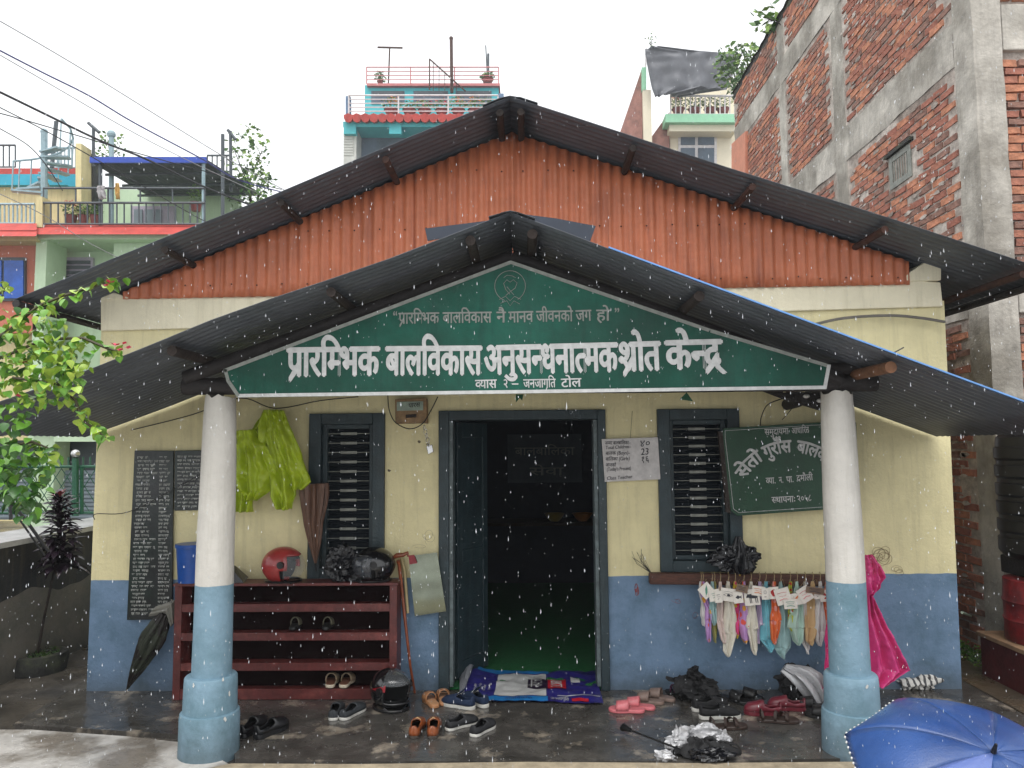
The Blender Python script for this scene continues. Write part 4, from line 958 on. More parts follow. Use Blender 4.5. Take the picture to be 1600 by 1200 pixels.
q = M(); crumple(q, G(1110, 1188, 0)+Vector((0, 0, .035)), (.12, .05, .04), 61, .5, 20); q.build('black_fold', m_bag, u3, smooth=True, angle=30)
bku = thing('black_umbrella', 'black folded umbrella slumped on the right window sill', 'umbrella', P(1145, 893, 5.86))
q = M(); c_ = P(1145, 875, 5.87); crumple(q, c_, (.16, .07, .1), 31, .45, 24); q.build('canopy', m_bag, bku, smooth=False)
q = M(); pleated(q, lerps(P(1153, 838, 5.87), P(1158, 895, 5.87), 6), [.015, .03, .045, .06, .075, .09, .06], 7, .6); q.build('folded_gores', m_bag, bku, smooth=True, angle=40)
q = M(); q.tube([P(1153, 842, 5.87), P(1156, 900, 5.85)], .006, 6); q.build('shaft', mat('brass', srgb(160, 130, 60), .4, metal=.8), bku)

# open blue umbrella
bum = thing('open_umbrella', 'open wet blue umbrella lying on the ground beside the right column', 'umbrella', (0, 0, 0))
m_blu = mat('blue_nylon', srgb(34, 66, 124), .36, .12, 3, .25, 130, coat=.2, rvar=.1, col2=srgb(50, 82, 140), scale2=2.5); m_blu2 = mat('paler_blue_nylon', srgb(96, 116, 176), .36, .12, 4, .25, 130, coat=.2)
apex = P(1552, 1176, 3.62); axis = Vector((.06, -.42, .9)).normalized(); e1 = axis.cross(Vector((0, 1, 0))).normalized(); e1 = -e1 if e1.x < 0 else e1; e2 = axis.cross(e1).normalized()
UR = .59; NG = 8; ph = R(14)
def ump(a, v):
    k = (a-ph)/(2*math.pi/NG); fr = k-math.floor(k); s_ = math.sin(math.pi*fr)
    rr = UR*math.sin(v*1.18)/math.sin(1.18)*(1-.085*s_*v*v); d = .24*(1-math.cos(v*1.18))/(1-math.cos(1.18))-.02*s_*v*(1-v)*2+.004*noise.noise(Vector((a*9, v*8, 0)))
    return apex+(e1*math.cos(a)+e2*math.sin(a))*rr-axis*d
for i in range(NG):
    q = M(); q.grid(lambda u, v: ump(ph+2*math.pi*(i+u)/NG, max(.012, v)), 10, 14)
    q.build('gore', m_blu2 if i == 4 else m_blu, bum, smooth=True, thick=.001, angle=180)
    q = M(); q.tube([ump(ph+2*math.pi*i/NG, v/10)-axis*.006 for v in range(11)], .0035, 5); q.build('rib', m_steel, bum)
    for k in range(14):
        u = (k+.5)/14; q2 = M() if k == 0 else q2; q2.ball(ump(ph+2*math.pi*(i+u)/NG, 1.0)-axis*.002, .0065, 4)
    o = q2.build('dotted_hem', m_white, bum, smooth=True); o['kind'] = 'stuff'
q = M(); q.tube([apex-axis*.005, apex+axis*.05], [.014, .006], 8); q.tube([apex-axis*.01, apex-axis*.36], .005, 8); q.build('shaft', m_black, bum)

# ================= rail with towels and picture cards =================
rl = thing('hanging_rail', 'old wooden rail under the right window with towels and cards on hooks', 'rail', P(1150, 906, 5.86))
q = M(); a, b = P(1014, 903, 5.9), P(1303, 907, 5.9); q.box((a+b)/2, ((b-a).length, .07, .085), Matrix.Rotation(R(.9), 3, 'Y')); q.build('rail_beam', mat('rail_wood', srgb(88, 54, 42), .6, .3, 16, .6, 50, stretch=(1, 4, 6)), rl, bevel=.014)
m_hk = mat('wire_hook', srgb(170, 150, 110), .5)
m_prt = {}
def floral(name, base, cols, sc_=24):
    m_ = mat(name, base, .85, .06, 10, .3, 200); t = m_.node_tree; b = t.nodes['Principled BSDF']
    vo = t.nodes.new('ShaderNodeTexVoronoi'); vo.inputs['Scale'].default_value = sc_; tc = t.nodes.new('ShaderNodeTexCoord'); t.links.new(tc.outputs['Object'], vo.inputs['Vector'])
    sp = t.nodes.new('ShaderNodeSeparateColor'); t.links.new(vo.outputs['Color'], sp.inputs[0])
    rp = t.nodes.new('ShaderNodeValToRGB'); rp.color_ramp.interpolation = 'CONSTANT'; rp.color_ramp.elements[0].color = cols[0]
    rp.color_ramp.elements[1].color = cols[1]; rp.color_ramp.elements[1].position = .35
    for k, c in enumerate(cols[2:]): e = rp.color_ramp.elements.new(.55+.2*k); e.color = c
    mr_ = t.nodes.new('ShaderNodeMath'); mr_.operation = 'LESS_THAN'; mr_.inputs[1].default_value = .42; t.links.new(vo.outputs['Distance'], mr_.inputs[0])
    mx_ = t.nodes.new('ShaderNodeMix'); mx_.data_type = 'RGBA'; mx_.inputs['A'].default_value = base; t.links.new(sp.outputs[0], rp.inputs[0]); t.links.new(rp.outputs[0], mx_.inputs['B']); t.links.new(mr_.outputs[0], mx_.inputs[0])
    t.links.new(mx_.outputs['Result'], b.inputs['Base Color']); return m_
def tw(name, c): return mat(name, c, .92, .06, 14, .5, 260, sheen=.3)
T = dict(cream=tw('towel_cream', srgb(222, 216, 200)), white=tw('towel_white', srgb(220, 216, 214)), rose=tw('towel_rose', srgb(222, 200, 192)), cyan=tw('towel_cyan', srgb(112, 184, 200)), pale=tw('towel_pale_blue', srgb(158, 192, 192)),
         peach=tw('towel_peach', srgb(214, 178, 130)), mint=tw('towel_mint', srgb(176, 204, 190)), lav=tw('towel_lavender', srgb(190, 168, 200)), olive=tw('towel_olive', srgb(160, 156, 76)),
         pink=floral('towel_pink_floral', srgb(214, 70, 130), [srgb(220, 60, 70), srgb(230, 120, 60), srgb(230, 200, 70)], 22), purp=floral('towel_purple_floral', srgb(184, 142, 196), [srgb(184, 142, 196), srgb(184, 142, 196), srgb(220, 90, 80), srgb(226, 160, 60)], 20),
         orange=floral('towel_orange', srgb(222, 110, 60), [srgb(222, 110, 60), srgb(200, 60, 60), srgb(226, 150, 140)], 20), yel=floral('towel_yellow_green', srgb(178, 186, 60), [srgb(178, 186, 60), srgb(150, 170, 50), srgb(200, 60, 50)], 40))
Z = lambda x, y: (1080+x/6.667, 880+y/6.667)
tws = [(105, 140, 100, 330, 650, 'white', 'narrow white towel at the far left of the rail'), (150, 205, 120, 380, 820, 'purp', 'purple towel with orange print second from the left end'),
       (195, 250, 215, 410, 640, 'pale', 'short pale towel end behind the purple towel at left'), (215, 262, 240, 420, 825, 'olive', 'olive towel hanging between purple and rose towels'),
       (265, 350, 300, 400, 830, 'rose', 'pale rose towel left of the eye card'), (350, 465, 385, 410, 970, 'cream', 'long cream towel under the eye card'),
       (430, 515, 455, 400, 780, 'pink', 'hot pink floral towel right of the eye card'), (510, 610, 545, 350, 830, 'purp', 'purple floral towel left of the animal card'),
       (590, 680, 620, 440, 950, 'cream', 'long cream towel under the animal card'), (680, 735, 710, 350, 830, 'lav', 'lavender towel right of the animal card'),
       (738, 850, 775, 370, 925, 'cyan', 'bright cyan towel in the middle of the row'), (835, 915, 860, 370, 840, 'orange', 'narrow orange edged towel beside the cyan towel'),
       (880, 1020, 930, 420, 985, 'pale', 'longest pale blue towel right of the middle'), (1012, 1060, 1030, 460, 700, 'yel', 'short yellow green spotted towel'),
       (1035, 1160, 1100, 440, 850, 'mint', 'pale mint towel with green edge'), (1155, 1225, 1185, 420, 940, 'white', 'narrow long white towel left of the peach towel'),
       (1195, 1340, 1265, 360, 850, 'peach', 'wide peach towel near the right end'), (1290, 1385, 1340, 380, 858, 'white', 'white towel between the peach and orange towels'),
       (1380, 1480, 1400, 390, 830, 'orange', 'orange pink floral towel under the butterfly card')]
for i, (x0, x1, xt, y0, y1, cl, lab) in enumerate(tws):
    Y = 5.805-.02*(i % 3); hk = Z(xt, 170); rows = []
    cx_ = (x0+x1)/2; hw = (x1-x0)*.78; x0, x1 = cx_-hw, cx_+hw
    wd = x1-x0; tip = x0+wd*rnd.uniform(.3, .8); lo_ = rnd.uniform(.6, .86); fl2 = rnd.random() < .5
    prof = [(0, xt-10, xt+12), (.2, xt-14-wd*.14, xt+14+wd*.14), (.45, x0+wd*.16, x1-wd*.16), (lo_, x0+(0 if fl2 else wd*.06), x1-(wd*.08 if fl2 else 0)), (lo_+.03, x0+(wd*.12 if fl2 else wd*.08), x1-(wd*.1 if fl2 else wd*.04)), (.93, tip-wd*.26, tip+wd*.24), (1, tip-9, tip+10)]
    for f, a, b in prof:
        yy_ = 190+(y1-190)*f; p1 = Z(a, yy_); p2 = Z(b, yy_); rows.append((p1[1], p1[0], p2[0]))
    t = thing('hand_towel', lab, 'towel', P(hk[0], hk[1], Y), 'hand towels hanging from the rail')
    q = M(); drape(q, rows, Y, 1.1+.4*(i % 3), .017, i*2.7, 18, 5, .012, .0015); q.build('towel_cloth', T[cl], t, smooth=True, thick=.004, angle=180)
    q = M(); q.tube([P(hk[0]-1, hk[1]-10, 5.845), P(hk[0], hk[1]-12, 5.82), P(hk[0]+1.2, hk[1]-6, Y), P(hk[0], hk[1]+6, Y)], .0022, 5); q.build('loop', m_hk, t)
m_card = mat('card_white', srgb(228, 222, 212), .5, .06, 30); m_card2 = mat('card_brown', srgb(128, 106, 88), .6, .15, 20)
inks = dict(k=mat('print_dark', srgb(50, 52, 60), .6), r=mat('print_red', srgb(176, 44, 44), .6), p=mat('print_pink', srgb(214, 140, 140), .6), g=mat('print_green', srgb(90, 150, 130), .6), o=mat('print_orange', srgb(214, 120, 60), .6))
cards = [(158, 285, 120, 120, 40, 'c', 'g', 'leaf', 'diamond tilted card with a green stem drawing at the left end'), (240, 335, 100, 110, 8, 'c', 'g', 'dots', 'half hidden pale card behind the diamond tilted card'), (285, 350, 70, 110, 2, 'c', 'k', 'dots', 'narrow pale card left of the eye card'),
         (387, 330, 150, 120, -8, 'c', 'k', 'eye', 'white card with a drawing of an eye'), (490, 355, 90, 110, 6, 'c', 'k', 'fish', 'small card with a grey shape right of the eye card'), (530, 265, 110, 70, -12, 'b', 'k', 'word', 'brown edged word card above the animal card'),
         (632, 355, 145, 150, 5, 'c', 'k', 'cow', 'white card with a dark four legged animal'), (700, 290, 120, 90, -8, 'c', 'o', 'word', 'white card with a slanted brown stripe'), (770, 320, 66, 105, 2, 'c', 'k', 'face', 'narrow card with a small face drawing'),
         (860, 310, 95, 110, 4, 'c', 'r', 'blob', 'white card with a red blob'), (955, 345, 140, 150, 15, 'c', 'p', 'word', 'large tilted card with faint pink print'), (1035, 425, 125, 90, 3, 'c', 'g', 'word', 'low hanging card with pale green print'), (1090, 375, 115, 110, 10, 'c', 'o', 'leaf', 'card with an orange leaf drawing'),
         (1185, 325, 120, 140, 32, 'c', 'p', 'word', 'tilted card with pink lettering'), (1290, 285, 170, 60, -8, 'b', 'k', 'word', 'long brown card above the peach towel'), (1318, 330, 70, 80, 4, 'c', 'k', 'dots', 'small card left of the butterfly card'), (1420, 340, 135, 110, -1, 'c', 'r', 'butterfly', 'white card with a red butterfly at the right end')]
for i, (cx, cy, cw, ch, rot, bs, ik, fig, lab) in enumerate(cards):
    Y = 5.71-.008*(i % 3); c_ = P(*Z(cx, cy), Y); k = Y/F/6.667; rm_ = Matrix.Rotation(R(-rot), 3, 'Y')
    t = thing('picture_card', lab, 'card', c_, 'picture cards hanging from the rail')
    q = M(); cw *= 1.08; ch *= 1.08; q.box(c_, (cw*k, .003, ch*k), rm_); q.build('card', m_card if bs == 'c' else m_card2, t)
    q = M(); tp_ = P(*Z(cx+rnd.uniform(-15, 15), 165), 5.815); q.tube([c_+rm_ @ Vector((-cw*k*.3, 0, ch*k*.48)), tp_, c_+rm_ @ Vector((cw*k*.3, 0, ch*k*.48))], .0012, 4); q.build('string', m_hk, t)
    q = M()
    def st(pts, r=.0016): q.tube([c_+rm_ @ Vector((a*cw*k*.5, -.0035, b*ch*k*.5)) for a, b in pts], r, 4)
    def pf(pts): q.add([c_+rm_ @ Vector((a*cw*k*.5, -.0026, b*ch*k*.5)) for a, b in pts], [tuple(range(len(pts)))])
    if fig == 'eye': st([(-.6, -.05), (-.3, .15), (.1, .2), (.5, .02)], .0012); st([(-.6, -.05), (-.2, -.25), (.2, -.25), (.5, .02)], .0012); st([(-.6, .35), (-.1, .55), (.5, .4)], .001); pf([(-.12, -.2), (.18, -.2), (.22, 0), (.1, .14), (-.1, .12), (-.2, -.05)])
    elif fig == 'cow': pf([(-.75, .1), (-.55, .4), (-.1, .42), (.4, .45), (.75, .3), (.72, -.1), (.3, -.15), (-.2, -.12), (-.5, 0), (-.7, -.05)]); [st([(a, -.05), (a+.04, -.7)], .0028) for a in (-.3, -.12, .42, .66)]; st([(-.55, .4), (-.7, .6), (-.4, .65)], .0012)
    elif fig == 'butterfly': pf([(0, 0), (-.55, .6), (-.65, .1), (-.2, -.02)]); pf([(0, 0), (.2, -.02), (.65, .1), (.55, .6)]); pf([(0, -.02), (-.2, -.05), (-.5, -.5), (-.2, -.55)]); pf([(0, -.02), (.2, -.55), (.5, -.5), (.2, -.05)])
    elif fig == 'blob': pf([(.6*math.cos(a)*(1+.2*math.sin(3*a)), .6*math.sin(a)) for a in [R(x*30) for x in range(12)]])
    elif fig == 'leaf': pf([(-.6, -.6), (-.1, -.35), (.3, .1), (.6, .7), (0, .3), (-.3, -.1)]); st([(-.7, -.7), (.5, .6)], .0012)
    elif fig == 'fish': pf([(-.6, 0), (-.1, .35), (.4, .1), (.7, .3), (.65, -.3), (.35, -.08), (-.1, -.3)])
    elif fig == 'face': st([(.35*math.cos(a), .3+.3*math.sin(a)) for a in [R(x*40) for x in range(10)]], .001); st([(-.3, -.5), (.3, -.5)], .002)
    elif fig == 'dots': st([(-.5, .3), (.3, .4)]); st([(-.4, 0), (.5, 0)], .001); st([(-.3, -.4), (.1, -.3)])
    else: st([(-.7, .45), (-.1, .5), (.6, .4)], .002); st([(-.5, .1), (.2, .0), (.5, .1)], .0014); st([(-.6, -.4), (0, -.3), (.6, -.5)], .003)
    q.build('drawing', inks[ik], t)
tg = M()
for i in range(16):
    a = P(1012, 893, 5.93); e = P(990+rnd.uniform(-3, 18), 860+rnd.uniform(-3, 26), 5.93+rnd.uniform(-.03, .03)); mdl = a.lerp(e, .5)+Vector((rnd.uniform(-.03, .03), 0, rnd.uniform(-.02, .02)))
    tg.tube([P(1018, 896, 5.92), mdl, e], .0014, 4)
tg.build('wire_tangle', m_wire, None, org=P(1018, 896, 5.92), tags=('tangle of thin dry wires on the wall at the left end of the rail', 'wire tangle'))

# ================= printed banner used as a doormat =================
dm = thing('doormat_banner', 'printed blue and white plastic banner spread as a doormat at the threshold', 'banner', G(830, 1085))
def dmz(x, y): return .018+.012*noise.noise(Vector((x*5, y*7, 1)))+.01*noise.noise(Vector((x*14, y*12, 4)))
ca, cb, cc, cd = G(722, 1098), G(943, 1102), G(930, 1052), G(738, 1052)
cc = Vector((cc.x, cc.y, 0))
def dpos(u, v, dz=0):
    a = ca.lerp(cb, u); b = cd.lerp(cc, u); p = a.lerp(b, v); return Vector((p.x, p.y-.01*math.sin(u*9)*(1-v), dmz(p.x, p.y)+dz+(.05*(1-u*5)**1.2 if u < .2 else 0)*v))
mcs = dict(n=mat('banner_navy', srgb(48, 44, 122), .35, .1, 10), w=mat('banner_white', srgb(206, 206, 204), .35, .06, 10), b=mat('banner_blue', srgb(40, 128, 196), .35, .06, 10), r=mat('banner_red', srgb(190, 34, 50), .35, .06), k=mat('banner_dark', srgb(40, 26, 50), .35))
def dp(c, u0, u1, v0, v1, dz=.0, nm='print_patch', n=10):
    q = M(); q.grid(lambda u, v: dpos(u0+(u1-u0)*u, v0+(v1-v0)*v, dz*2.2), max(2, int(90*(u1-u0))), max(2, int(40*(v1-v0)))); return q.build(nm, mcs[c], dm, smooth=True)
dp('n', 0, 1, 0, 1, 0, 'sheet', 12)
dp('w', .22, .6, .16, .86, .0016); dp('b', .05, .62, .88, 1, .0016); dp('b', .08, .61, .0, .14, .0016)
dp('k', .46, .61, .38, .68, .003); dp('r', .612, .75, .36, .7, .003); dp('w', .79, .86, .6, .76, .002); dp('r', .08, .15, .02, .13, .003); dp('r', .78, .9, .03, .1, .003); dp('w', .68, .99, .17, .185, .002)
q = M()
def dtext(s, u0, u1, v0, h, rotd=False, bold=.01, c='w'):
    q = M(); polys, wd = layout(s, bold)
    for pg, x0 in polys:
        if rotd: q.add([dpos(u0+(1-p[1]/.72)*h*1., v0+u1*(p[0]/wd), .0085) for p in pg], [tuple(range(len(pg)))])
        else: q.add([dpos(u0+(u1-u0)*p[0]/wd, v0+h*p[1]/.7, .0085) for p in pg], [tuple(range(len(pg)))])
    q.build('printed_letters', mcs[c], dm)
dtext('नेपाल', .47, .25, .41, .1, True, .02); dtext('2080', .63, .28, .39, .09, True, .02)
dtext('जनजागृित', .63, .76, .03, .07); dtext('बालिवकास', .3, .5, .03, .06, bold=.005, c='n')
for k in range(4): dtext('समाज सेवा', .06+.035*k, .2, .25+.05*(k % 2), .018, True)
sn = M(); sn.grid(lambda u, v: G(722-4*u, 1095-50*v, 0)+Vector((.0+.12*v*(1-u), .0, .02+.13*v*(1-abs(u-.3))+.02*noise.noise(Vector((u*4, v*4, 0))))), 8, 10); sn.build('turned_up_corner', mat('silver_back', srgb(150, 152, 158), .35, .1, 10), dm, smooth=True, thick=.002)

# ================= brick building on the right =================
bb = thing('brick_building', 'tall unplastered brick building with raw concrete bands and columns on the right', 'building', (3.95, 6.8, 0))
WX = 3.95
yc = PX(1537, 390, WX).y                                       # near corner
yfar = PX(1149, 195, WX).y; ztop = PX(1235, -4, WX).z
core = M(); core.bx(WX-.009, WX+6, yc+.02, yfar, -.1, ztop); core.build('mortar_wall', m_mortar, bb)
def zz(px, py): return PX(px, py, WX).z
bands = [(zz(1480, 508), zz(1480, 508)+.36), (PX(1494, 100, WX).z-.02, PX(1494, 38, WX).z+.04), (PX(1173, 196, WX).z-.05, PX(1173, 196, WX).z+.32)]
vcols = [(PX(1321, 150, WX).y, PX(1304, 150, WX).y+.02), (PX(1230, 200, WX).y, PX(1221, 200, WX).y+.02)]
cw_ = PX(1511, 390, WX).y; fw_ = P(1586, 395, PX(1537, 390, WX).y-.05).x-WX
for a, b in bands:
    q = M(); q.grid(lambda u, v: Vector((WX-.018-.012*noise.noise(Vector((u*30, v*3, a))), cw_+.01+(yfar-cw_-.01)*u, a+(b-a)*v+.02*noise.noise(Vector((u*14, v*2, a))))), 90, 4)
    q.bx(WX-.008, WX+.1, cw_+.01, yfar, a+.03, b-.03); q.build('concrete_band', m_conc, bb, smooth=True)
    q = M(); q.bx(WX+fw_+.02, WX+6, yc-.03, yc+.2, a-.0, b+.0); q.build('front_band', m_conc, bb, bevel=.01)
q = M()
q.grid(lambda u, v: Vector(((WX-.02 if u < .4 else WX-.02+(fw_+.02)*(u-.4)/.6)+.01*noise.noise(Vector((u*6, v*30, 1))), (cw_+(yc-cw_)*u/.4 if u < .4 else yc-.05)-.0, -.1+(ztop+.1)*v)), 10, 120)
q.build('corner_column', m_conc, bb, smooth=True, angle=30)
for y0_, y1_ in vcols:
    q = M(); q.bx(WX-.014, WX+.05, y0_, y1_, 0, ztop); q.build('concrete_column', m_conc, bb, bevel=.008)
q = M(); q.grid(lambda u, v: Vector((WX-.05+.25*v, cw_-.3+(yfar-cw_+.3)*u, ztop+.05*noise.noise(Vector((u*30, v, 0)))-.02)), 80, 3); q.bx(WX-.02, WX+.26, cw_-.2, yfar, ztop-.12, ztop-.03); q.build('parapet_top', m_moss, bb)
wy0, wy1 = PX(1427, 262, WX).y, PX(1392, 262, WX).y; wz0, wz1 = PX(1395, 300, WX).z+.02, PX(1395, 246, WX).z
# small window
q = M()
for a in ((wy0, wy0+.07, wz0, wz1), (wy1-.07, wy1, wz0, wz1), (wy0+.07, wy1-.07, wz1-.06, wz1), (wy0+.07, wy1-.07, wz0, wz0+.06)): q.bx(WX-.02, WX+.05, *a)
fr = q.build('window', m_bar, bb)
q = M(); q.bx(WX+.0, WX+.01, wy0+.07, wy1-.07, wz0+.06, wz1-.06); q.build('pane', mat('dusty_glass', srgb(120, 140, 142), .3, .1), fr)
for k in range(6):
    q = M(); yy2 = wy0+.1+(wy1-wy0-.2)*k/5; q.bx(WX-.016, WX-.006, yy2-.008, yy2+.008, wz0+.06, wz1-.06); q.build('window_bar', m_bar, fr)
q = M(); q.bx(WX-.05, WX+.02, wy0-.05, wy1+.05, wz1+.01, wz1+.045); q.build('window_hood', m_moss, bb)
# bricks: real boxes, the largest looking 300 as single parts
BL, BH = .24, .076
bmesh_cache = {}
def brick_mesh(k):
    if k in bmesh_cache: return bmesh_cache[k]
    r_ = random.Random(k); q = M(); q.box((0, 0, 0), (.05, .222+r_.uniform(-.012, .008), .058+r_.uniform(-.006, .004)))
    for i in range(len(q.v)): q.v[i] = q.v[i]+Vector((r_.uniform(-.005, .005), r_.uniform(-.006, .006), r_.uniform(-.005, .005)))
    me = bpy.data.meshes.new('brick'); me.from_pydata([tuple(p) for p in q.v], [], q.f); me.materials.append(BR[k % 4]); bmesh_cache[k] = (me, q); return bmesh_cache[k]
lst = []
nrow = int((ztop-.1)/BH)
for r_ in range(nrow):
    z = .02+r_*BH; y = cw_+.02+(BL/2 if r_ % 2 else 0)+rnd.uniform(-.02, .02)-BL
    while y < yfar-.12:
        y += BL; yc_ = y+BL/2; zc = z+BH/2
        if yc_-.11 < cw_+.0 or yc_+.11 > yfar: continue
        if any(a-.045 < zc < b+.045 for a, b in bands): continue
        if any(a-.11 < yc_ < b+.11 for a, b in vcols): continue
        if wy0-.1 < yc_ < wy1+.1 and wz0-.04 < zc < wz1+.05: continue
        if rnd.random() < .012: continue
        lst.append((Vector((WX+.006+rnd.uniform(-.006, .003), yc_, zc+rnd.uniform(-.004, .004)+.012*noise.noise(Vector((yc_*2, zc*2, 0))))), 0))
xq = WX+fw_+.02
for r_ in range(nrow):
    z = .02+r_*BH; x = xq-BL+(-BL/2 if r_ % 2 else 0)
    while x < xq+1.5:
        x += BL
        if any(a-.045 < z+BH/2 < b+.045 for a, b in bands): continue
        if x-BL/2 < xq-.02: continue
        lst.append((Vector((x-BL/2, yc+.008+rnd.uniform(-.004, .004), z+BH/2)), 1))
def vis(p):
    px, py = proj(p)
    if not (1145 < px < 1602 and -5 < py < 1000): return 0
    if px > 1488 and 690 < py < 985: return 1.6/p.length
    if py < 150+(px-797)*.318: return 1.6/p.length*(1 if p.x < 4.2 else 1.2)
    return 1.2/p.length if (px > 1476 and 512 < py < 640) else 0
lst.sort(key=lambda t: -vis(t[0]))
rm90 = Matrix.Rotation(R(90), 4, 'Z')
for p, o_ in lst[:300]:
    me, _ = brick_mesh(rnd.randrange(16)); ob = bpy.data.objects.new('brick', me); COL.objects.link(ob); ob.parent = bb
    ob.location = p-ORG[bb.name]; ob.rotation_euler = (rnd.uniform(-.02, .02), rnd.uniform(-.02, .02), rnd.uniform(-.02, .02)+(R(90) if o_ else 0))
q = M()
for p, o_ in lst[300:]:
    k = rnd.randrange(16); _, bq = brick_mesh(k); q.cur = k % 4; q.xf = Matrix.Translation(p) @ (rm90 if o_ else Matrix.Identity(4)); q.add(bq.v, bq.f)
q.xf = None; o = q.build('brickwork', BR, bb); o['kind'] = 'stuff'
# mortar smears over the joints
q = M()
for k in range(1500):
    y_ = rnd.uniform(cw_, yfar); z_ = rnd.uniform(.3, ztop-.3); r2 = rnd.uniform(.015, .05)
    if wy0-.15 < y_ < wy1+.15 and wz0-.1 < z_ < wz1+.1: continue
    if y_ < cw_+.1 or any(a-.05 < z_ < b+.05 for a, b in bands) or any(a-.05 < y_ < b+.05 for a, b in vcols): continue
    q.add([(WX-.026-.001*(k % 5), y_+math.cos(a)*r2*rnd.uniform(.5, 1.3)*1.6, z_+math.sin(a)*r2*rnd.uniform(.3, .6)) for a in [R(x*60) for x in range(6)]], [(0, 1, 2, 3, 4, 5)])
o = q.build('mortar_smears', m_mortar, bb); o['kind'] = 'stuff'
ft = M(); ft.prism([PX(1148, 272, WX), PX(1148, 225, WX), PX(1170, 205, WX), PX(1170, 272, WX)], (-.06, 0, 0)); ft.build('orange_corner_panel', mat('salmon_paint', srgb(206, 136, 110), .7, .1), bb)

m_moss2 = mat('weed_green', srgb(58, 84, 34), .8, .3, 8); m_leafd = mat('leaf_dark', srgb(44, 78, 34), .5, .25, 9, sub=.0)
def leafcloud(mm, c, rad, n, size, seed=0, shell=.4, flat_=.5):
    r_ = random.Random(seed); c = Vector(c)
    for k in range(n):
        while True:
            p = Vector((r_.uniform(-1, 1), r_.uniform(-1, 1), r_.uniform(-1, 1)))
            if p.length < 1 and p.length > shell*r_.random() and noise.noise(p*2.2+Vector((seed, 0, 0))) > -.28: break
        p = Vector((p.x*rad[0], p.y*rad[1], p.z*rad[2]))+c
        d = Vector((r_.uniform(-1, 1), r_.uniform(-1, 1), r_.uniform(-.7, .5))).normalized(); n_ = d.cross(Vector((r_.uniform(-1, 1), r_.uniform(-1, 1), r_.uniform(-.3, 1)))).normalized(); s_ = size*r_.uniform(.6, 1.3)
        mm.cur = r_.randrange(3)
        mm.add([p, p+d*s_*.5+n_*s_*.28, p+d*s_, p+d*s_*.5-n_*s_*.28], [(0, 1, 2, 3)])
LV = [mat('leaf_a', srgb(82, 122, 44), .5, .2, 9), mat('leaf_b', srgb(58, 96, 40), .5, .2, 9), mat('leaf_c', srgb(120, 150, 60), .5, .2, 9)]
def shrub(label, c, rad, n, size, trunk, seed=0, cat='plant', name='rooftop_plant', lv=None):
    t = thing(name, label, cat, Vector(trunk))
    q = M(); leafcloud(q, c, rad, n, size, seed); q.build('crown', lv or LV, t)
    q = M(); c = Vector(c); tr = Vector(trunk)
    q.tube([tr, tr.lerp(c, .5)+Vector((.05, 0, 0)), c], [rad[0]*.06, rad[0]*.045, rad[0]*.02], 6)
    for k in range(5): a = k*1.3+seed; q.tube([tr.lerp(c, .6), c+Vector((math.cos(a)*rad[0]*.6, math.sin(a)*rad[1]*.6, rad[2]*.4*math.sin(k*2)))], [rad[0]*.03, rad[0]*.01], 5)
    q.build('stem', m_log, t); return t
q = M(); c_ = PX(1525, 925, WX)
for k in range(5): leafcloud(q, (WX-.16, c_.y-.35+.3*k, .02+.02*k), (.1, .22, .1), 240, .035, k)
q.build('wall_foot_weeds', LV, None, tags=None)['kind'] = 'stuff'
pipe = thing('water_pipe', 'thin grey vertical water pipe standing at the foot of the brick wall', 'pipe', G(1565, 985))
pb = G(1565, 985); q = M(); q.tube([pb, pb+Vector((-.02, 0, 1.75))], .012, 8); q.build('pipe_tube', m_bar, pipe, smooth=True)
q = M(); t_ = pb+Vector((0, 0, .82)); q.tube([t_, t_+Vector((.14, .0, .0))], .016, 8); q.tube([t_+Vector((.05, 0, 0)), t_+Vector((.05, 0, .04))], .01, 6); q.build('tap', m_steel, pipe, smooth=True)
wire('garden_hose', 'pale green hose curving on the wet ground by the brick wall', [(1503, 957, PX(1503, 957, 3.5).y), (1540, 972, G(1540, 972).y), (1562, 984, G(1562, 984).y), (1566, 1003, G(1566, 1003).y), (1577, 1015, G(1577, 1015).y), (1603, 1006, G(1603, 1006).y)], .011, 'hose', mat('hose', srgb(168, 184, 162), .4))
tk = thing('water_tank', 'black ribbed plastic water tank at the right edge', 'water tank', (4.45, 6.0, .0))
tkx = P(1583, 800, 6.0).x+.42
prof = [(.38, .95), (.42, 1.0)]
for k in range(6): prof += [(.42, 1.02+k*.14), (.42, 1.1+k*.14), (.405, 1.11+k*.14), (.405, 1.14+k*.14)]
prof += [(.4, 1.88), (.3, 1.98), (.14, 2.02), (.13, 2.08)]
q = M(); q.lathe(prof, (tkx, 6.1, 0), 40); q.build('tank_body', m_black, tk, smooth=True, angle=30)
q = M(); q.bx(tkx-.3, tkx+.5, 5.85, 6.4, .802, .94); q.build('stand_slab', m_beam, tk, bevel=.01)
c_ = P(1582, 985, 6.0); dcx = c_.x+.3
q = M(); q.bx(c_.x-.02, c_.x+1.2, 5.72, 6.4, -.03, .3); lb2 = q.build('water_plinth', mat('dull_red_paint', srgb(92, 34, 34), .6, .25, 6, .4), None, bevel=.01, org=(c_.x+.5, 6, 0), tags=('low dark red plinth with tan slab at the right edge', 'plinth'))
q = M(); q.bx(c_.x-.05, c_.x+1.2, 5.69, 6.4, .3, .335); q.build('slab', mat('tan_slab', srgb(150, 120, 92), .7, .2, 8, .4), lb2, bevel=.006)
dr_ = thing('red_drum', 'weathered red barrel on the plinth under the black water tank', 'drum', (dcx, 6.03, .335))
q = M(); prof = [(.29, .337), (.3, .35), (.295, .48), (.305, .5), (.295, .52), (.295, .62), (.305, .64), (.295, .66), (.29, .8)]
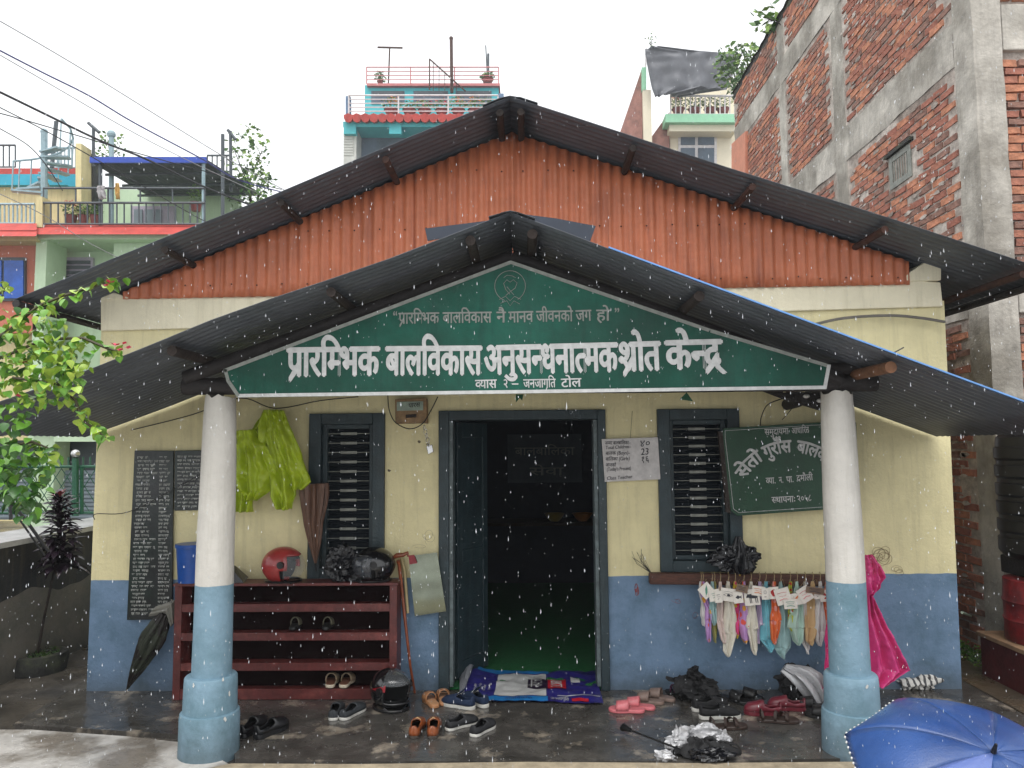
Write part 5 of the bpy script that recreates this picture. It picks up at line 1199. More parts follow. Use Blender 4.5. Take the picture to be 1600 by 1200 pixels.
q.lathe(prof, (dcx, 6.03, 0), 32, .02); q.build('drum_body', mat('red_rusty', srgb(138, 32, 34), .5, .25, 6, .3, col2=srgb(84, 30, 32), scale2=4), dr_, smooth=True)

# ================= low black wall, fence, planter, cordyline on the left =================
LX = G(105, 1018).x
lw = M(); h_ = 1.06
lw.grid(lambda u, v: Vector((LX+.012*noise.noise(Vector((u*9, v*5, 0))), 2.5+6.0*u, -.06+(h_+.06)*v)), 40, 8)
lw.bx(LX-.5, LX-.012, 2.5, 8.5, -.06, h_-.002)
m_lw = painted('blackened_plaster', srgb(36, 36, 37), srgb(112, 106, 98), .35, 0, 0, .3, .5, 1.2)
wlo = lw.build('low_wall', m_lw, None, smooth=True, angle=30, org=(LX, 6, 0), tags=('low blackened boundary wall with wet top on the left', 'wall'))
q = M(); q.bx(LX-.52, LX+.02, 2.5, 8.5, h_, h_+.045); q.build('wall_cap', mat('wet_grey_cap', srgb(176, 176, 178), .35, .2, 5, .5, 20), wlo)
fe = thing('green_fence', 'dark green metal fence with diagonal mesh on the low wall', 'fence', P(118, 800, 7.9))
FY = 7.9; m_fg = mat('fence_green', srgb(14, 78, 54), .45, .15, 12)
q = M(); q.tube([P(118, 806, FY), P(118, 716, FY)], .033, 8); po = q.build('post', m_fg, fe); q = M(); q.ball(P(118, 709, FY), .044, 10); q.build('ball_finial', m_steel, po, smooth=True)
for py, r in ((731, .016), (803, .014)):
    q = M(); q.tube([P(-40, py-1, FY+.03), P(158, py-2, FY+.03)], r, 6); q.build('rail', m_fg, fe)
q = M(); q.tube([P(128, 803, FY+.02), P(128, 731, FY+.02)], .018, 6); q.build('stay', m_fg, fe)
for i, px in enumerate((50, 62, 73, 84, 96, 107, 130, 141)):
    q = M(); q.tube([P(px, 731, FY+.05), P(px, 714, FY+.05)], .011, 5); q.build('spike', m_fg, fe)
q = M()
def hang(x0): 
    for s_ in (1, -1):
        a = (x0, 732); b = (x0+s_*46, 803)
        yield a, b, s_
for k in range(-6, 18):
    x0 = k*18-30
    for a, b, s_ in hang(x0):
        ax_, ay, bx2, by = a[0], a[1], b[0], b[1]
        t0, t1 = 0, 1
        for lim, sg_ in ((158, 1), (-40, -1)):
            if s_*1 == sg_ and (bx2-lim)*sg_ > 0: t1 = min(t1, max(0, (lim-ax_)/(bx2-ax_)))
        if (ax_ > 158 or ax_ < -40) or t1 < .05: continue
        q.tube([P(ax_, ay, FY+.03+.008*s_), P(ax_+(bx2-ax_)*t1, ay+(by-ay)*t1, FY+.03+.008*s_)], .0045, 4, caps=False)
o = q.build('mesh_wires', m_fg, fe); o['kind'] = 'stuff'
pc_ = G(57, 1042); plt = thing('planter_ring', 'round mossy concrete planter ring on the wet ground at left', 'planter', pc_)
q = M(); q.lathe([(.235, -.03), (.245, .05), (.235, .115), (.2, .125), (.185, .1), (.18, .04)], pc_, 30, .08); q.build('ring', m_moss, plt, smooth=True)
q = M(); q.lathe([(.19, .03), (.18, .08), (.1, .1), (.02, .105)], pc_, 20, .1); leafcloud(q, pc_+Vector((0, 0, .11)), (.17, .17, .03), 240, .03, 3); q.build('mossy_soil', [m_moss2, m_moss, LV[1]], plt)
cy_ = pc_.y; top = P(92, 770, cy_)
cp = thing('cordyline_plant', 'tall thin stemmed plant with glossy purple black leaves in the planter ring', 'plant', pc_+Vector((0, 0, .1)))
q = M(); stem = [pc_+Vector((0, 0, .08)), P(70, 960, cy_), P(83, 900, cy_), P(92, 850, cy_), P(95, 800, cy_), top]; q.tube(stem, [.013, .011, .01, .01, .009, .004], 7); q.build('stem', m_log, cp, smooth=True)
m_cord = mat('purple_leaf', srgb(38, 28, 38), .22, .2, 12, coat=.3); m_cord2 = mat('young_red_leaf', srgb(120, 52, 56), .35, .15)
def strapleaf(L_, w_, droop, mt):
    q = M(); n = 6; vs = []
    for i in range(n+1):
        t = i/n; a = R(55)-droop*t; 
        x = sum(L_/n*math.cos(R(55)-droop*(j/n)) for j in range(i)); z = sum(L_/n*math.sin(R(55)-droop*(j/n)) for j in range(i)); ww = w_*math.sin(math.pi*min(1, t*.93+.07))**.8
        vs += [(x, -ww/2, z), (x, 0, z-ww*.25), (x, ww/2, z)]
    fs = []
    for i in range(n): k = i*3; fs += [(k, k+3, k+4, k+1), (k+1, k+4, k+5, k+2)]
    me = bpy.data.meshes.new('leaf'); me.from_pydata(vs, [], fs); me.materials.append(mt); me.polygons.foreach_set('use_smooth', [True]*len(fs)); return me
lms = [strapleaf(.23, .07, R(80), m_cord), strapleaf(.2, .064, R(100), m_cord), strapleaf(.24, .072, R(65), m_cord), strapleaf(.14, .05, R(40), m_cord2)]
for i in range(170):
    f = i/170; p = P(96+ (92-96)*f, 888-(888-772)*f, cy_); a = i*2.399
    ob = bpy.data.objects.new('leaf', lms[3] if i > 160 else lms[i % 3]); COL.objects.link(ob); ob.parent = cp; ob.location = p-ORG[cp.name]
    ob.rotation_euler = (0, R(-30*f-rnd.uniform(-30, 10)+24), a); s_ = (1-.4*f)*rnd.uniform(.85, 1.2); ob.scale = (s_,)*3
q = M(); q.tube([P(15, 782, 5.4), P(40, 812, 5.4), P(76, 862, 5.4)], .011, 6); q.tube([P(14, 788, 5.42), P(70, 868, 5.42)], .007, 6); q.tube([P(16, 785, 5.4), P(17, 812, 5.4)], .012, 6)
q.build('black_rod', m_black, None, org=P(15, 782, 5.4), tags=('bent black metal rod slanting in front of the low wall', 'rod'))

# ================= bougainvillea =================
bg_ = thing('bougainvillea', 'bright green climbing bush with a few pink flowers reaching in from the left', 'bush', (-3.35, 3.6, 0))
def heart(seed, mt, s=1.0):
    r_ = random.Random(seed); f = r_.uniform(.15, .4); w_ = [0, .34, .5, .46, .28, 0]; x_ = [0, .1, .3, .55, .8, 1.08]; vs = []
    for i in range(6): vs += [(x_[i]*s, -w_[i]*s, w_[i]*f*s-.35*x_[i]**2*s*.5), (x_[i]*s, 0, -.35*x_[i]**2*s*.5), (x_[i]*s, w_[i]*s, w_[i]*f*s-.35*x_[i]**2*s*.5)]
    fs = []
    for i in range(5): k = i*3; fs += [(k, k+3, k+4, k+1), (k+1, k+4, k+5, k+2)]
    return vs, fs
m_yl = mat('young_leaf', srgb(146, 184, 60), .4, .15, 20, sub=.0, col2=srgb(172, 192, 84), scale2=18); m_ml = mat('mid_leaf', srgb(108, 160, 56), .35, .2, 20); m_ol = mat('old_leaf', srgb(62, 106, 46), .3, .2, 20)
for mm_ in (m_yl, m_ml):
    b = mm_.node_tree.nodes['Principled BSDF']; b.inputs['Transmission Weight'].default_value = .0; b.inputs['Subsurface Weight'].default_value = .25; b.inputs['Subsurface Radius'].default_value = (.02, .04, .01)
hm = {}
for k, mt in enumerate((m_yl, m_ml, m_ol)):
    for j in range(3):
        vs, fs = heart(k*3+j, mt); me = bpy.data.meshes.new('leaf'); me.from_pydata(vs, [], fs); me.materials.append(mt); me.polygons.foreach_set('use_smooth', [True]*len(fs)); hm[(k, j)] = (me, vs, fs)
spots = []
def blob(n, cx, cy, rx, ry, Y, dy, w, size=.052):
    for _ in range(int(n*1.5)):
        while True:
            a, b = rnd.uniform(-1, 1), rnd.uniform(-1, 1)
            if a*a+b*b < 1: break
        spots.append((P(cx+a*rx, cy+b*ry, Y+rnd.uniform(-dy, dy)), size*.84*rnd.uniform(.6, 1.1), w))
def trail(pts, n, Y, w, size=.055, sp=9):
    n = int(n*1.4)
    for i in range(n):
        t = i/(n-1)*(len(pts)-1); k = min(int(t), len(pts)-2); f = t-k
        x = pts[k][0]*(1-f)+pts[k+1][0]*f; y = pts[k][1]*(1-f)+pts[k+1][1]*f
        spots.append((P(x+rnd.uniform(-sp, sp), y+rnd.uniform(-sp, sp), Y+rnd.uniform(-.06, .06)), size*.86*rnd.uniform(.6, 1.1), w))
BY = 3.45
st1 = [(-30, 545), (20, 512), (60, 478), (100, 462), (150, 446), (188, 432)]; st2 = [(20, 590), (90, 600), (118, 625), (128, 655), (150, 672), (166, 684)]; st3 = [(0, 560), (70, 530), (130, 528), (170, 545), (184, 548)]; st4 = [(0, 700), (50, 690), (88, 705)]; st5 = [(-20, 470), (5, 455), (14, 445)]
trail(st1, 34, BY, (.4, .5, .1), .066); trail(st2, 46, BY, (.6, .4, 0)); trail(st3, 34, BY, (.5, .4, .1), .05); trail(st4, 24, BY, (.1, .5, .4), .06); trail(st5, 10, BY, (1, 0, 0), .05)
blob(150, 55, 585, 75, 50, BY, .15, (.5, .4, .1)); blob(60, 40, 505, 60, 30, BY, .12, (.5, .4, .1)); blob(60, 90, 560, 60, 28, BY, .1, (.6, .35, .05)); blob(110, 25, 740, 55, 48, BY+.1, .2, (.02, .38, .6), .062); blob(34, 10, 655, 40, 30, BY, .1, (.1, .5, .4)); blob(16, 45, 790, 20, 22, BY, .1, (0, .3, .7), .06)
nv_ = len(spots); rnd.shuffle(spots); q = M(); bmats = [m_yl, m_ml, m_ol]
for i, (p, s_, w_) in enumerate(spots):
    k = rnd.choices((0, 1, 2), w_)[0]; me, vs, fs = hm[(k, rnd.randrange(3))]
    rot = Matrix.Rotation(rnd.uniform(0, 6.28), 4, 'Z') @ Matrix.Rotation(R(rnd.uniform(5, 70)), 4, 'Y') @ Matrix.Rotation(R(rnd.uniform(-35, 35)), 4, 'X')
    if i < 299:
        ob = bpy.data.objects.new('leaf', me); COL.objects.link(ob); ob.parent = bg_; ob.matrix_local = Matrix.Translation(p-ORG[bg_.name]) @ rot @ Matrix.Scale(s_, 4)
    else:
        q.cur = k; q.xf = Matrix.Translation(p) @ rot @ Matrix.Scale(s_, 4); q.add(vs, fs)
q.xf = None; o = q.build('foliage', bmats, bg_, smooth=True); o['kind'] = 'stuff'
m_stem = mat('green_stem', srgb(72, 66, 42), .6, .2)
for s_ in (st1, st2, st3, st4, st5):
    q = M(); q.tube([P(a, b, BY) for a, b in s_], [.007]*(len(s_)-1)+[.002], 5); q.build('branch', m_stem, bg_, smooth=True)
q = M(); q.tube([(-3.35, 3.6, 0), (-3.3, 3.6, .8), (-3.2, 3.5, 1.6), P(-60, 560, BY)], [.03, .025, .02, .012], 8); q.tube([(-3.3, 3.6, .9), P(-30, 545, BY)], .01, 6); q.tube([(-3.3, 3.6, 1.0), P(-20, 720, BY), P(10, 700, BY)], .01, 6); q.build('trunk', m_log, bg_, smooth=True)
m_flw = mat('pink_bract', srgb(206, 56, 90), .5, .1)
for px, py in ((180, 540), (192, 538), (200, 545), (186, 548), (165, 447), (172, 442), (36, 567), (30, 620)):
    q = M(); c_ = P(px, py, BY-.05)
    for k in range(3):
        a = k*2.1+px; d = Vector((math.cos(a), math.sin(a)*.6, .5)).normalized()*.024; n_ = d.cross(Vector((0, 0, 1))).normalized()*.012; q.add([c_, c_+d*.5+n_, c_+d, c_+d*.5-n_], [(0, 1, 2, 3)])
    q.build('flower', m_flw, bg_)

# ================= houses behind =================
def blk(parent, name, mt, x0, x1, y0, y1, Y, th=.3, ground=False, **k):
    q = M(); a, b, c, d = P(x0, y1, Y), P(x1, y1, Y), P(x1, y0, Y), P(x0, y0, Y)
    if ground: a.z = -.05; b.z = -.05
    if ground: b.x, a.x = c.x, d.x
    q.prism([a, b, c, d], (0, th, 0)); return q.build(name, mt, parent, **k)
def rail(parent, x0, x1, y0, y1, Y, n, mt, horiz=0, r=.022, posts=0, name='railing'):
    q = M(); q.tube([P(x0, y0, Y), P(x1, y0, Y)], r*1.5, 5); q.tube([P(x0, y1, Y), P(x1, y1, Y)], r*1.2, 5)
    if horiz:
        for k in range(1, horiz+1): y = y0+(y1-y0)*k/(horiz+1); q.tube([P(x0, y, Y+.01), P(x1, y, Y+.01)], r, 4)
    for k in range(n+1): x = x0+(x1-x0)*k/n; q.tube([P(x, y0, Y+.02), P(x, y1, Y+.02)], r if not horiz else r*1.6, 4)
    return q.build(name, mt, parent)
m_pg = mat('pale_green_paint', srgb(186, 208, 176), .7, .06, 1, streak=.3, streak_col=srgb(134, 156, 132)); m_sal = mat('terracotta_paint', srgb(190, 112, 88), .7, .08, 1, streak=.3, streak_col=srgb(120, 76, 66))
m_rt = mat('red_tile', srgb(188, 66, 58), .6, .15, 3); m_yc = mat('yellow_cream_paint', srgb(214, 200, 150), .7, .1, 1, streak=.5, streak_col=srgb(130, 120, 90)); m_tq = mat('turquoise_paint', srgb(44, 164, 190), .6, .1, 1)
m_rail = mat('grey_rail', srgb(70, 78, 84), .5); m_lrail = mat('pale_blue_rail', srgb(146, 170, 178), .5); m_lav = mat('lavender_frame', srgb(176, 166, 182), .6); m_blw = mat('blue_window_film', srgb(28, 92, 190), .15, .2, 2)
m_shut = mat('grey_shutter', srgb(120, 132, 140), .5, .1, 2); m_awn = mat('dark_awning', srgb(70, 76, 82), .6, .2, 1.5); m_awb = mat('blue_awning_edge', srgb(34, 70, 170), .5, .1)
GY = 20
gh = thing('green_house', 'pale green multistorey house with red tiled terrace edge behind on the left', 'house', P(215, 800, GY))
blk(gh, 'wall', m_pg, 60, 372, 366, 800, GY+1.2, 8, True)
blk(gh, 'corner_pier', m_pg, 57, 74, 366, 800, GY, .9, True)
blk(gh, 'side_wall', m_pg, 178, 372, 378, 800, GY+.3, .8, True)
blk(gh, 'balcony_slab', m_pg, 57, 330, 366, 374, GY-.1, 1.5)
for k in range(20):
    x0 = 57+k*13.5; q = M(); a = P(x0, 366, GY-.35); b = P(x0+13, 366, GY-.35); c = P(x0+13, 352, GY+.1); d = P(x0, 352, GY+.1); q.prism([a, b, c, d], (0, .06, .05)); q.build('roof_tile', m_rt, gh)
rail(gh, 68, 320, 317, 350, GY, 22, m_rail); rail(gh, 68, 320, 294, 317, GY+.05, 5, m_rail, name='upper_railing')
blk(gh, 'terrace_wall', m_pg, 150, 372, 296, 360, GY+3.2, .3)
fw = blk(gh, 'window', m_lav, 205, 272, 322, 360, GY+3.1, .08)
for a, b in ((209, 222), (226, 240), (243, 252)): blk(fw, 'pane', m_shut, a, b, 327, 356, GY+3.05, .04)
fw = blk(gh, 'window', m_lav, 96, 145, 402, 450, GY+1.1, .1)
for k in range(5): blk(fw, 'louvre', m_rail, 101, 140, 407+k*8, 412+k*8, GY+1.05, .04)
q = M(); fl, frr = P(140, 249, GY), P(323, 249, GY); zA = fl.z; bk_ = P(360, 294, GY+3.4); q.grid(lambda u, v: Vector((fl.x+(frr.x-fl.x+.4*v)*u, GY+3.3*v, zA-.06+(bk_.z-zA)*v*.35+.025*math.cos(u*140))), 160, 3); q.build('awning_sheet', m_awn, gh, smooth=True, thick=.02)
blk(gh, 'awning_edge', m_awb, 140, 322, 245, 254, GY-.06, .06)
for k in range(3): q = M(); yb = GY+.8+k*.9; q.tube([(fl.x, yb, zA-.14), (frr.x+.1, yb, zA-.14)], .04, 5); q.build('awning_bar', m_rail, gh)
for px, mt in ((157, m_rail), (318, m_lrail), (348, m_rail)): q = M(); q.tube([P(px, 352, GY+.1), P(px, 250 if px < 340 else 210, GY+.1)], .05, 6); q.build('awning_post', mt, gh)
blk(gh, 'parapet_pier', m_yc, 118, 127, 224, 352, GY+.6, .5); blk(gh, 'stained_parapet', m_moss, 127, 146, 240, 352, GY+1.1, .3)
rail(gh, 324, 362, 243, 268, GY+3, 5, m_rail, name='roof_railing')
q = M(); q.tube([P(361, 300, GY+2), P(360, 205, GY+2)], .05, 6); q.tube([P(356, 203, GY+2), P(368, 218, GY+2)], .05, 6); q.build('roof_pole', m_rail, gh)
q = M(); q.tube([P(146, 260, GY+1), P(146, 200, GY+1)], .045, 6); q.tube([P(138, 192, GY+1), P(155, 207, GY+1)], .05, 6); q.build('roof_pole', m_rail, gh)
q = M(); q.tube([P(174, 352, GY+1), P(174, 212, GY+1)], .07, 8); q.ball(P(174, 210, GY+1), .12, 6); q.build('round_post', m_lrail, gh)
blk(gh, 'ground_floor_lintel', m_pg, 84, 160, 668, 690, 11.9, .3)
for x0, x1 in ((-60, 52), (88, 165)):
    sh = blk(gh, 'roller_shutter', m_shut, x0, x1, 735, 812, 12.3, .1)
    for k in range(12): blk(sh, 'slat', m_shut, x0, x1, 737+k*6.2, 740.5+k*6.2, 12.27, .03)
blk(gh, 'ground_floor_recess', m_rail, -60, 165, 688, 735, 12.45, .1); blk(gh, 'ground_floor_pier', m_pg, 53, 87, 668, 815, 12.0, .4, True); blk(gh, 'ground_floor_slab', m_pg, -60, 160, 660, 670, 11.9, 8)
th_ = thing('terracotta_house', 'terracotta house with blue window film and turquoise roof band at the far left', 'house', P(20, 800, GY+.5))
blk(th_, 'wall', m_sal, -140, 57, 372, 522, GY+.3, 8); blk(th_, 'lower_wall', m_yc, -140, 57, 522, 800, GY+.3, 8, True); blk(th_, 'slab', m_yc, -140, 56, 368, 376, GY-.2, .6)
for r2 in range(2):
    for k in range(8): x0 = -100+k*19.5+r2*9; x1_ = min(x0+19, 55); y_ = 351+r2*9; q = M(); q.prism([P(x0, y_+9, GY-.4-.2*r2), P(x1_, y_+9, GY-.4-.2*r2), P(x1_, y_, GY-.15-.2*r2), P(x0, y_, GY-.15-.2*r2)], (0, .06, .05)); q.build('roof_tile', m_rt, th_)
fw = blk(th_, 'window', m_rail, -40, 39, 402, 470, GY+.22, .1)
for a, b in ((-36, 2), (6, 36)): blk(fw, 'pane', m_blw, a, b, 407, 466, GY+.18, .04)
blk(th_, 'balcony_band', m_sal, -140, 57, 500, 520, GY, .5)
rail(th_, -80, 54, 319, 349, GY, 20, m_lrail); blk(th_, 'corner_post', m_yc, 57, 66, 307, 355, GY-.05, .4)
blk(th_, 'terrace_wall', m_yc, -140, 118, 288, 352, GY+2.5, .3)
blk(th_, 'turquoise_band', m_tq, -140, 118, 272, 289, GY+2.3, .2); blk(th_, 'turquoise_corner', m_tq, 106, 124, 272, 291, GY+2.2, .2); blk(th_, 'red_band', m_rt, -140, 123, 263, 272, GY+2.3, .2)
rail(th_, -60, 24, 227, 261, GY+2.5, 9, m_rail, name='roof_railing'); rail(th_, 84, 118, 231, 262, GY+2.5, 6, m_lrail, name='roof_railing')
q = M(); q.tube([P(69, 310, GY+1), P(69, 208, GY+1)], .09, 8); q.ball(P(69, 206, GY+1), .1, 6); q.build('stair_pole', m_lrail, th_)
q = M(); q.tube([P(81, 262, GY+2), P(88, 190, GY+2)], .06, 6); q.build('leaning_pole', m_rail, th_)
for k in range(9):
    q = M(); a = R(200-k*28); c_ = P(66, 302-k*8, GY+1); e = c_+Vector((math.cos(a)*.75, math.sin(a)*.7, 0)); q.box((c_+e)/2, (.75, .22, .05), Matrix.Rotation(a, 3, 'Z')); q.tube([e, e+Vector((0, 0, .85))], .02, 4); q.build('stair_tread', m_lrail, th_)
q = M(); q.tube([P(66, 302-k*8, GY+1)+Vector((math.cos(R(200-k*28))*.75, math.sin(R(200-k*28))*.7, .85)) for k in range(9)], .03, 5); q.build('stair_handrail', m_lrail, th_)
pots = mat('clay_pot', srgb(130, 62, 58), .7, .1)
def potted(label, px, py, w_, h_, Y, seed, flower=None, ph_=14):
    base = P(px, py, Y); s_ = Y/F; t = thing('potted_plant', label, 'potted plant', base)
    q = M(); q.lathe([(w_*s_*.3, 0), (w_*s_*.42, ph_*s_), (w_*s_*.46, ph_*s_)], base, 12); q.build('pot', pots, t, smooth=True)
    q = M(); leafcloud(q, base+Vector((0, 0, (ph_+h_*.5)*s_)), (w_*s_*.6, w_*s_*.5, h_*s_*.55), 150, 4.5*s_, seed); q.build('leaves', LV, t)
    if flower:
        q = M(); leafcloud(q, base+Vector((0, 0, (ph_+h_*.9)*s_)), (w_*s_*.5, w_*s_*.4, h_*s_*.25), 40, 4*s_, seed+1); q.build('flowers', [flower]*3, t)['kind'] = 'stuff'
m_rf = mat('red_flower', srgb(190, 50, 66), .6, .1); m_of = mat('orange_flower', srgb(226, 130, 50), .6, .1)
potted('clay pot of red flowers at the left end of the green terrace', 110, 350, 22, 22, GY+.5, 1, m_rf); potted('clay pot of bushy green leaves second on the green terrace', 130, 350, 20, 20, GY+.5, 2); potted('clay pot of low green leaves third on the green terrace', 148, 350, 18, 16, GY+.5, 3)
potted('potted plant under the dark awning near its right post', 306, 330, 22, 30, GY+1.5, 4)
shrub('tall loose climbing plant with yellowish leaves right of the dark awning', P(385, 262, GY+3), (.8, .6, 1.5), 420, .16, P(392, 330, GY+3), 5); shrub('sparse leafy plant behind the blue edged awning', P(172, 235, GY+3.5), (.55, .5, .7), 130, .13, P(172, 262, GY+3.5), 6); shrub('orange tinged leafy creeper beside the black roof at left', P(402, 290, GY+2.2), (.5, .5, .7), 200, .15, P(400, 330, GY+2.2), 7)
q = M(); drape(q, [(331, 166, 180), (340, 165, 178)], GY-.1, 2, .03, 3, 10, 3); 
q.v = [v for v in q.v]; q.build('hung_cloth', mat('pale_rag', srgb(170, 166, 168), .9), None, smooth=True, thick=.01, org=P(172, 335, GY), tags=('pale cloth hung over the terrace railing of the green house', 'cloth')) if False else None
q = M(); drape(q, [(290, 153, 164), (300, 152, 164), (311, 155, 166)], GY-.08, 2, .05, 3, 12, 4); q.build('hung_cloth', mat('pale_rag', srgb(176, 172, 174), .9), None, smooth=True, thick=.01, org=P(158, 300, GY), tags=('pale cloth hung over the upper terrace rail of the green house', 'cloth'))
q = M(); drape(q, [(286, 181, 186), (296, 180, 188), (311, 182, 187)], GY-.08, 2, .04, 5, 10, 4); q.build('hung_cloth', mat('ochre_rag', srgb(196, 158, 90), .9), None, smooth=True, thick=.01, org=P(184, 300, GY), tags=('ochre cloth hung over the upper terrace rail of the green house', 'cloth'))

CY_ = 32
m_wbr = mat('white_brick', srgb(190, 190, 184), .8, .1, 3); m_tq2 = mat('teal_paint', srgb(70, 178, 186), .6, .08, 1); m_wr = mat('white_rail', srgb(205, 200, 200), .4); m_rr = mat('pink_red_rail', srgb(186, 110, 110), .5); m_gdk = mat('shaded_room', srgb(90, 104, 118), .8, .2, .8)
ch = thing('teal_house', 'teal house with white railed flower terraces rising behind the ridge', 'house', P(640, 800, CY_))
blk(ch, 'wall', m_gdk, 552, 775, 196, 800, CY_+1.0, 8, True); wp = blk(ch, 'brick_pier', m_wbr, 537, 557, 200, 800, CY_, 1.6, True)
for k in range(9): blk(ch, 'brick', m_wbr, 536.6, 552, 206+k*4.2, 208.9+k*4.2, CY_-.03, .05)
blk(ch, 'teal_beam', m_tq2, 536, 735, 190, 198, CY_-.2, 1.4)
for x0 in (537, 608, 690): blk(ch, 'teal_bracket', m_tq2, x0, x0+19, 190, 209, CY_-.25, .3)
for k in range(15): q = M(); c_ = P(544+k*13.3, 184, CY_-.5); q.tube([c_, c_+Vector((0, .5, .12))], .19, 8); q.build('roof_tile', m_rt, ch)
blk(ch, 'terrace_slab', m_rt, 537, 775, 179, 184, CY_-.2, 3)
rail(ch, 545, 778, 149, 180, CY_, 3, m_wr, horiz=4, r=.025)
blk(ch, 'blue_end_post', mat('blue_grey_post', srgb(92, 118, 148), .6), 540, 547, 150, 180, CY_+.05, .25); blk(ch, 'blue_end_post', MATS['blue_grey_post'], 778, 787, 146, 180, CY_+.05, .25)
blk(ch, 'upper_storey', m_tq2, 570, 779, 133, 180, CY_+3, 5)
for a, b in ((580, 632), (646, 700), (712, 768)): fw = blk(ch, 'window', m_gdk, a, b, 142, 162, CY_+2.95, .1); blk(fw, 'shade', m_awn, a+2, b-2, 142, 148, CY_+2.9, .04)
blk(ch, 'roof_edge', m_rr, 573, 781, 130, 134, CY_+2.8, 5)
rail(ch, 573, 779, 105, 131, CY_+3, 3, m_rr, horiz=3, r=.022, name='roof_railing')
q = M(); q.tube([P(706, 145, CY_+2.5), P(705, 62, CY_+2.5)], .08, 6); q.ball(P(705, 60, CY_+2.5), .1, 5); q.build('roof_mast', m_rust, ch)
q = M(); q.tube([P(607, 131, CY_+3.5), P(609, 74, CY_+3.5)], .04, 5); q.tube([P(590, 74, CY_+3.5), P(629, 75, CY_+3.5)], .05, 5); q.build('roof_pole', m_rust, ch)
q = M(); q.tube([P(762, 131, CY_+3.5), P(759, 71, CY_+3.5)], .03, 5); q.tube([P(763, 131, CY_+3.4), P(763, 84, CY_+3.4)], .06, 5); q.build('roof_pole', m_rail, ch)
st_ = M(); st_.tube([P(671, 92, CY_+2.4), P(728, 143, CY_+2.4)], .035, 5); st_.tube([P(671, 92, CY_+2.4), P(671, 140, CY_+2.4)], .035, 5)
for k in range(5): x = 677+k*9; st_.tube([P(x, 97+k*8, CY_+2.4), P(x, 142, CY_+2.4)], .02, 4)
st_.build('stair_rail', m_rust, ch)
for i, (px, w_, h_, fl_) in enumerate(((612, 28, 20, m_of), (640, 26, 14, None), (664, 26, 16, m_rf), (690, 24, 16, m_rf), (716, 26, 20, m_of), (742, 26, 20, m_of), (762, 22, 22, None))):
    potted('%s on the teal house lower terrace%s' % (['orange flowers', 'low green leaves', 'red flowered leaves', 'dark red flowers', 'yellow green flowers', 'tall orange flowers', 'thin green stalks'][i], ['', ' next to the orange flowers', ' left of the mast', ' under the mast', ' right of the mast', ' near its right end', ' at its right end'][i]), px, 180, w_, h_, CY_+.8, 10+i, fl_, 8)
potted('spiky grass pot on the top roof of the teal house', 762, 131, 22, 10, CY_+3.4, 30, None, 8); potted('thin dark plant at the left end of the top roof', 594, 131, 12, 18, CY_+3.4, 31, None, 4)

FY_ = 38; m_wc = mat('warm_white_paint', srgb(224, 214, 190), .7, .06, .6); m_mint = mat('mint_paint', srgb(150, 206, 170), .7, .05); m_tarp = mat('dark_tarpaulin', srgb(96, 98, 104), .5, .15, 1.2, .6, 3); m_redw = mat('red_brick_far', srgb(156, 110, 98), .85, .25, 2, .3, 8)
rh = thing('cream_house', 'cream house with mint balcony and dark tarpaulin beyond the right roof', 'house', P(1100, 800, FY_))
blk(rh, 'wall', m_wc, 1046, 1230, 186, 800, FY_+.6, 8, True); blk(rh, 'roof_room_wall', m_wc, 1048, 1230, 122, 180, FY_+4, .3); blk(rh, 'corner_column', m_wc, 1004, 1017, 140, 800, FY_-.2, 3, True); blk(rh, 'mint_column', m_mint, 1003, 1010, 105, 142, FY_-.2, .6)
q = M(); q.prism([P(964, 330, FY_), P(1004, 330, FY_), P(1004, 104, FY_), P(966, 215, FY_)][::1], (0, 6, 0)); q.build('brick_side_wall', m_redw, rh)
q = M(); q.prism([P(1017, 330, FY_+.3), P(1046, 330, FY_+.3), P(1046, 175, FY_+.3), P(1017, 215, FY_+.3)], (0, 5, 0)); q.build('inner_brick_wall', m_redw, rh)
blk(rh, 'balcony_slab', m_mint, 1040, 1152, 178, 191, FY_-.6, 1.4); blk(rh, 'balcony_soffit', m_wc, 1046, 1150, 191, 205, FY_-.3, .9)
q = M(); q.tube([P(1143, 150, FY_-.5), P(1143, 86, FY_-.5)], .05, 6); q.tube([P(1048, 150, FY_-.5), P(1048, 108, FY_-.5)], .04, 6); q.tube([P(1008, 108, FY_), P(1010, 76, FY_)], .05, 6); q.build('tarpaulin_posts', m_wr, rh)
rail(rh, 1048, 1148, 150, 179, FY_-.5, 13, m_wr, r=.04)
fw = blk(rh, 'window', m_wr, 1060, 1120, 206, 262, FY_+.5, .12)
for a, b, c, d in ((1064, 1086, 211, 226), (1091, 1116, 211, 226), (1064, 1086, 231, 260), (1091, 1116, 231, 260)): blk(fw, 'pane', m_gdk, a, b, c, d, FY_+.45, .06)
q = M(); drape(q, [(77, 1008, 1040), (86, 1008, 1148), (100, 1011, 1150), (120, 1015, 1142), (140, 1019, 1136), (152, 1024, 1060)], FY_-.8, 4, .1, 3, 50, 5, .3); q.build('tarpaulin', m_tarp, None, smooth=True, thick=.02, org=P(1080, 110, FY_), tags=('dark grey tarpaulin stretched over the mint balcony', 'tarpaulin'))
shrub('green leafy tree reaching over the balcony beside the brick building', P(1158, 105, 26), (1.0, .9, .85), 620, .2, P(1172, 200, 26), 9, 'tree', 'small_tree'); shrub('dense dark shrub below the tree at the brick building edge', P(1158, 140, 24), (.35, .4, .5), 380, .1, P(1160, 190, 24), 12, 'shrub', 'shrub', [LV[1]]*3)
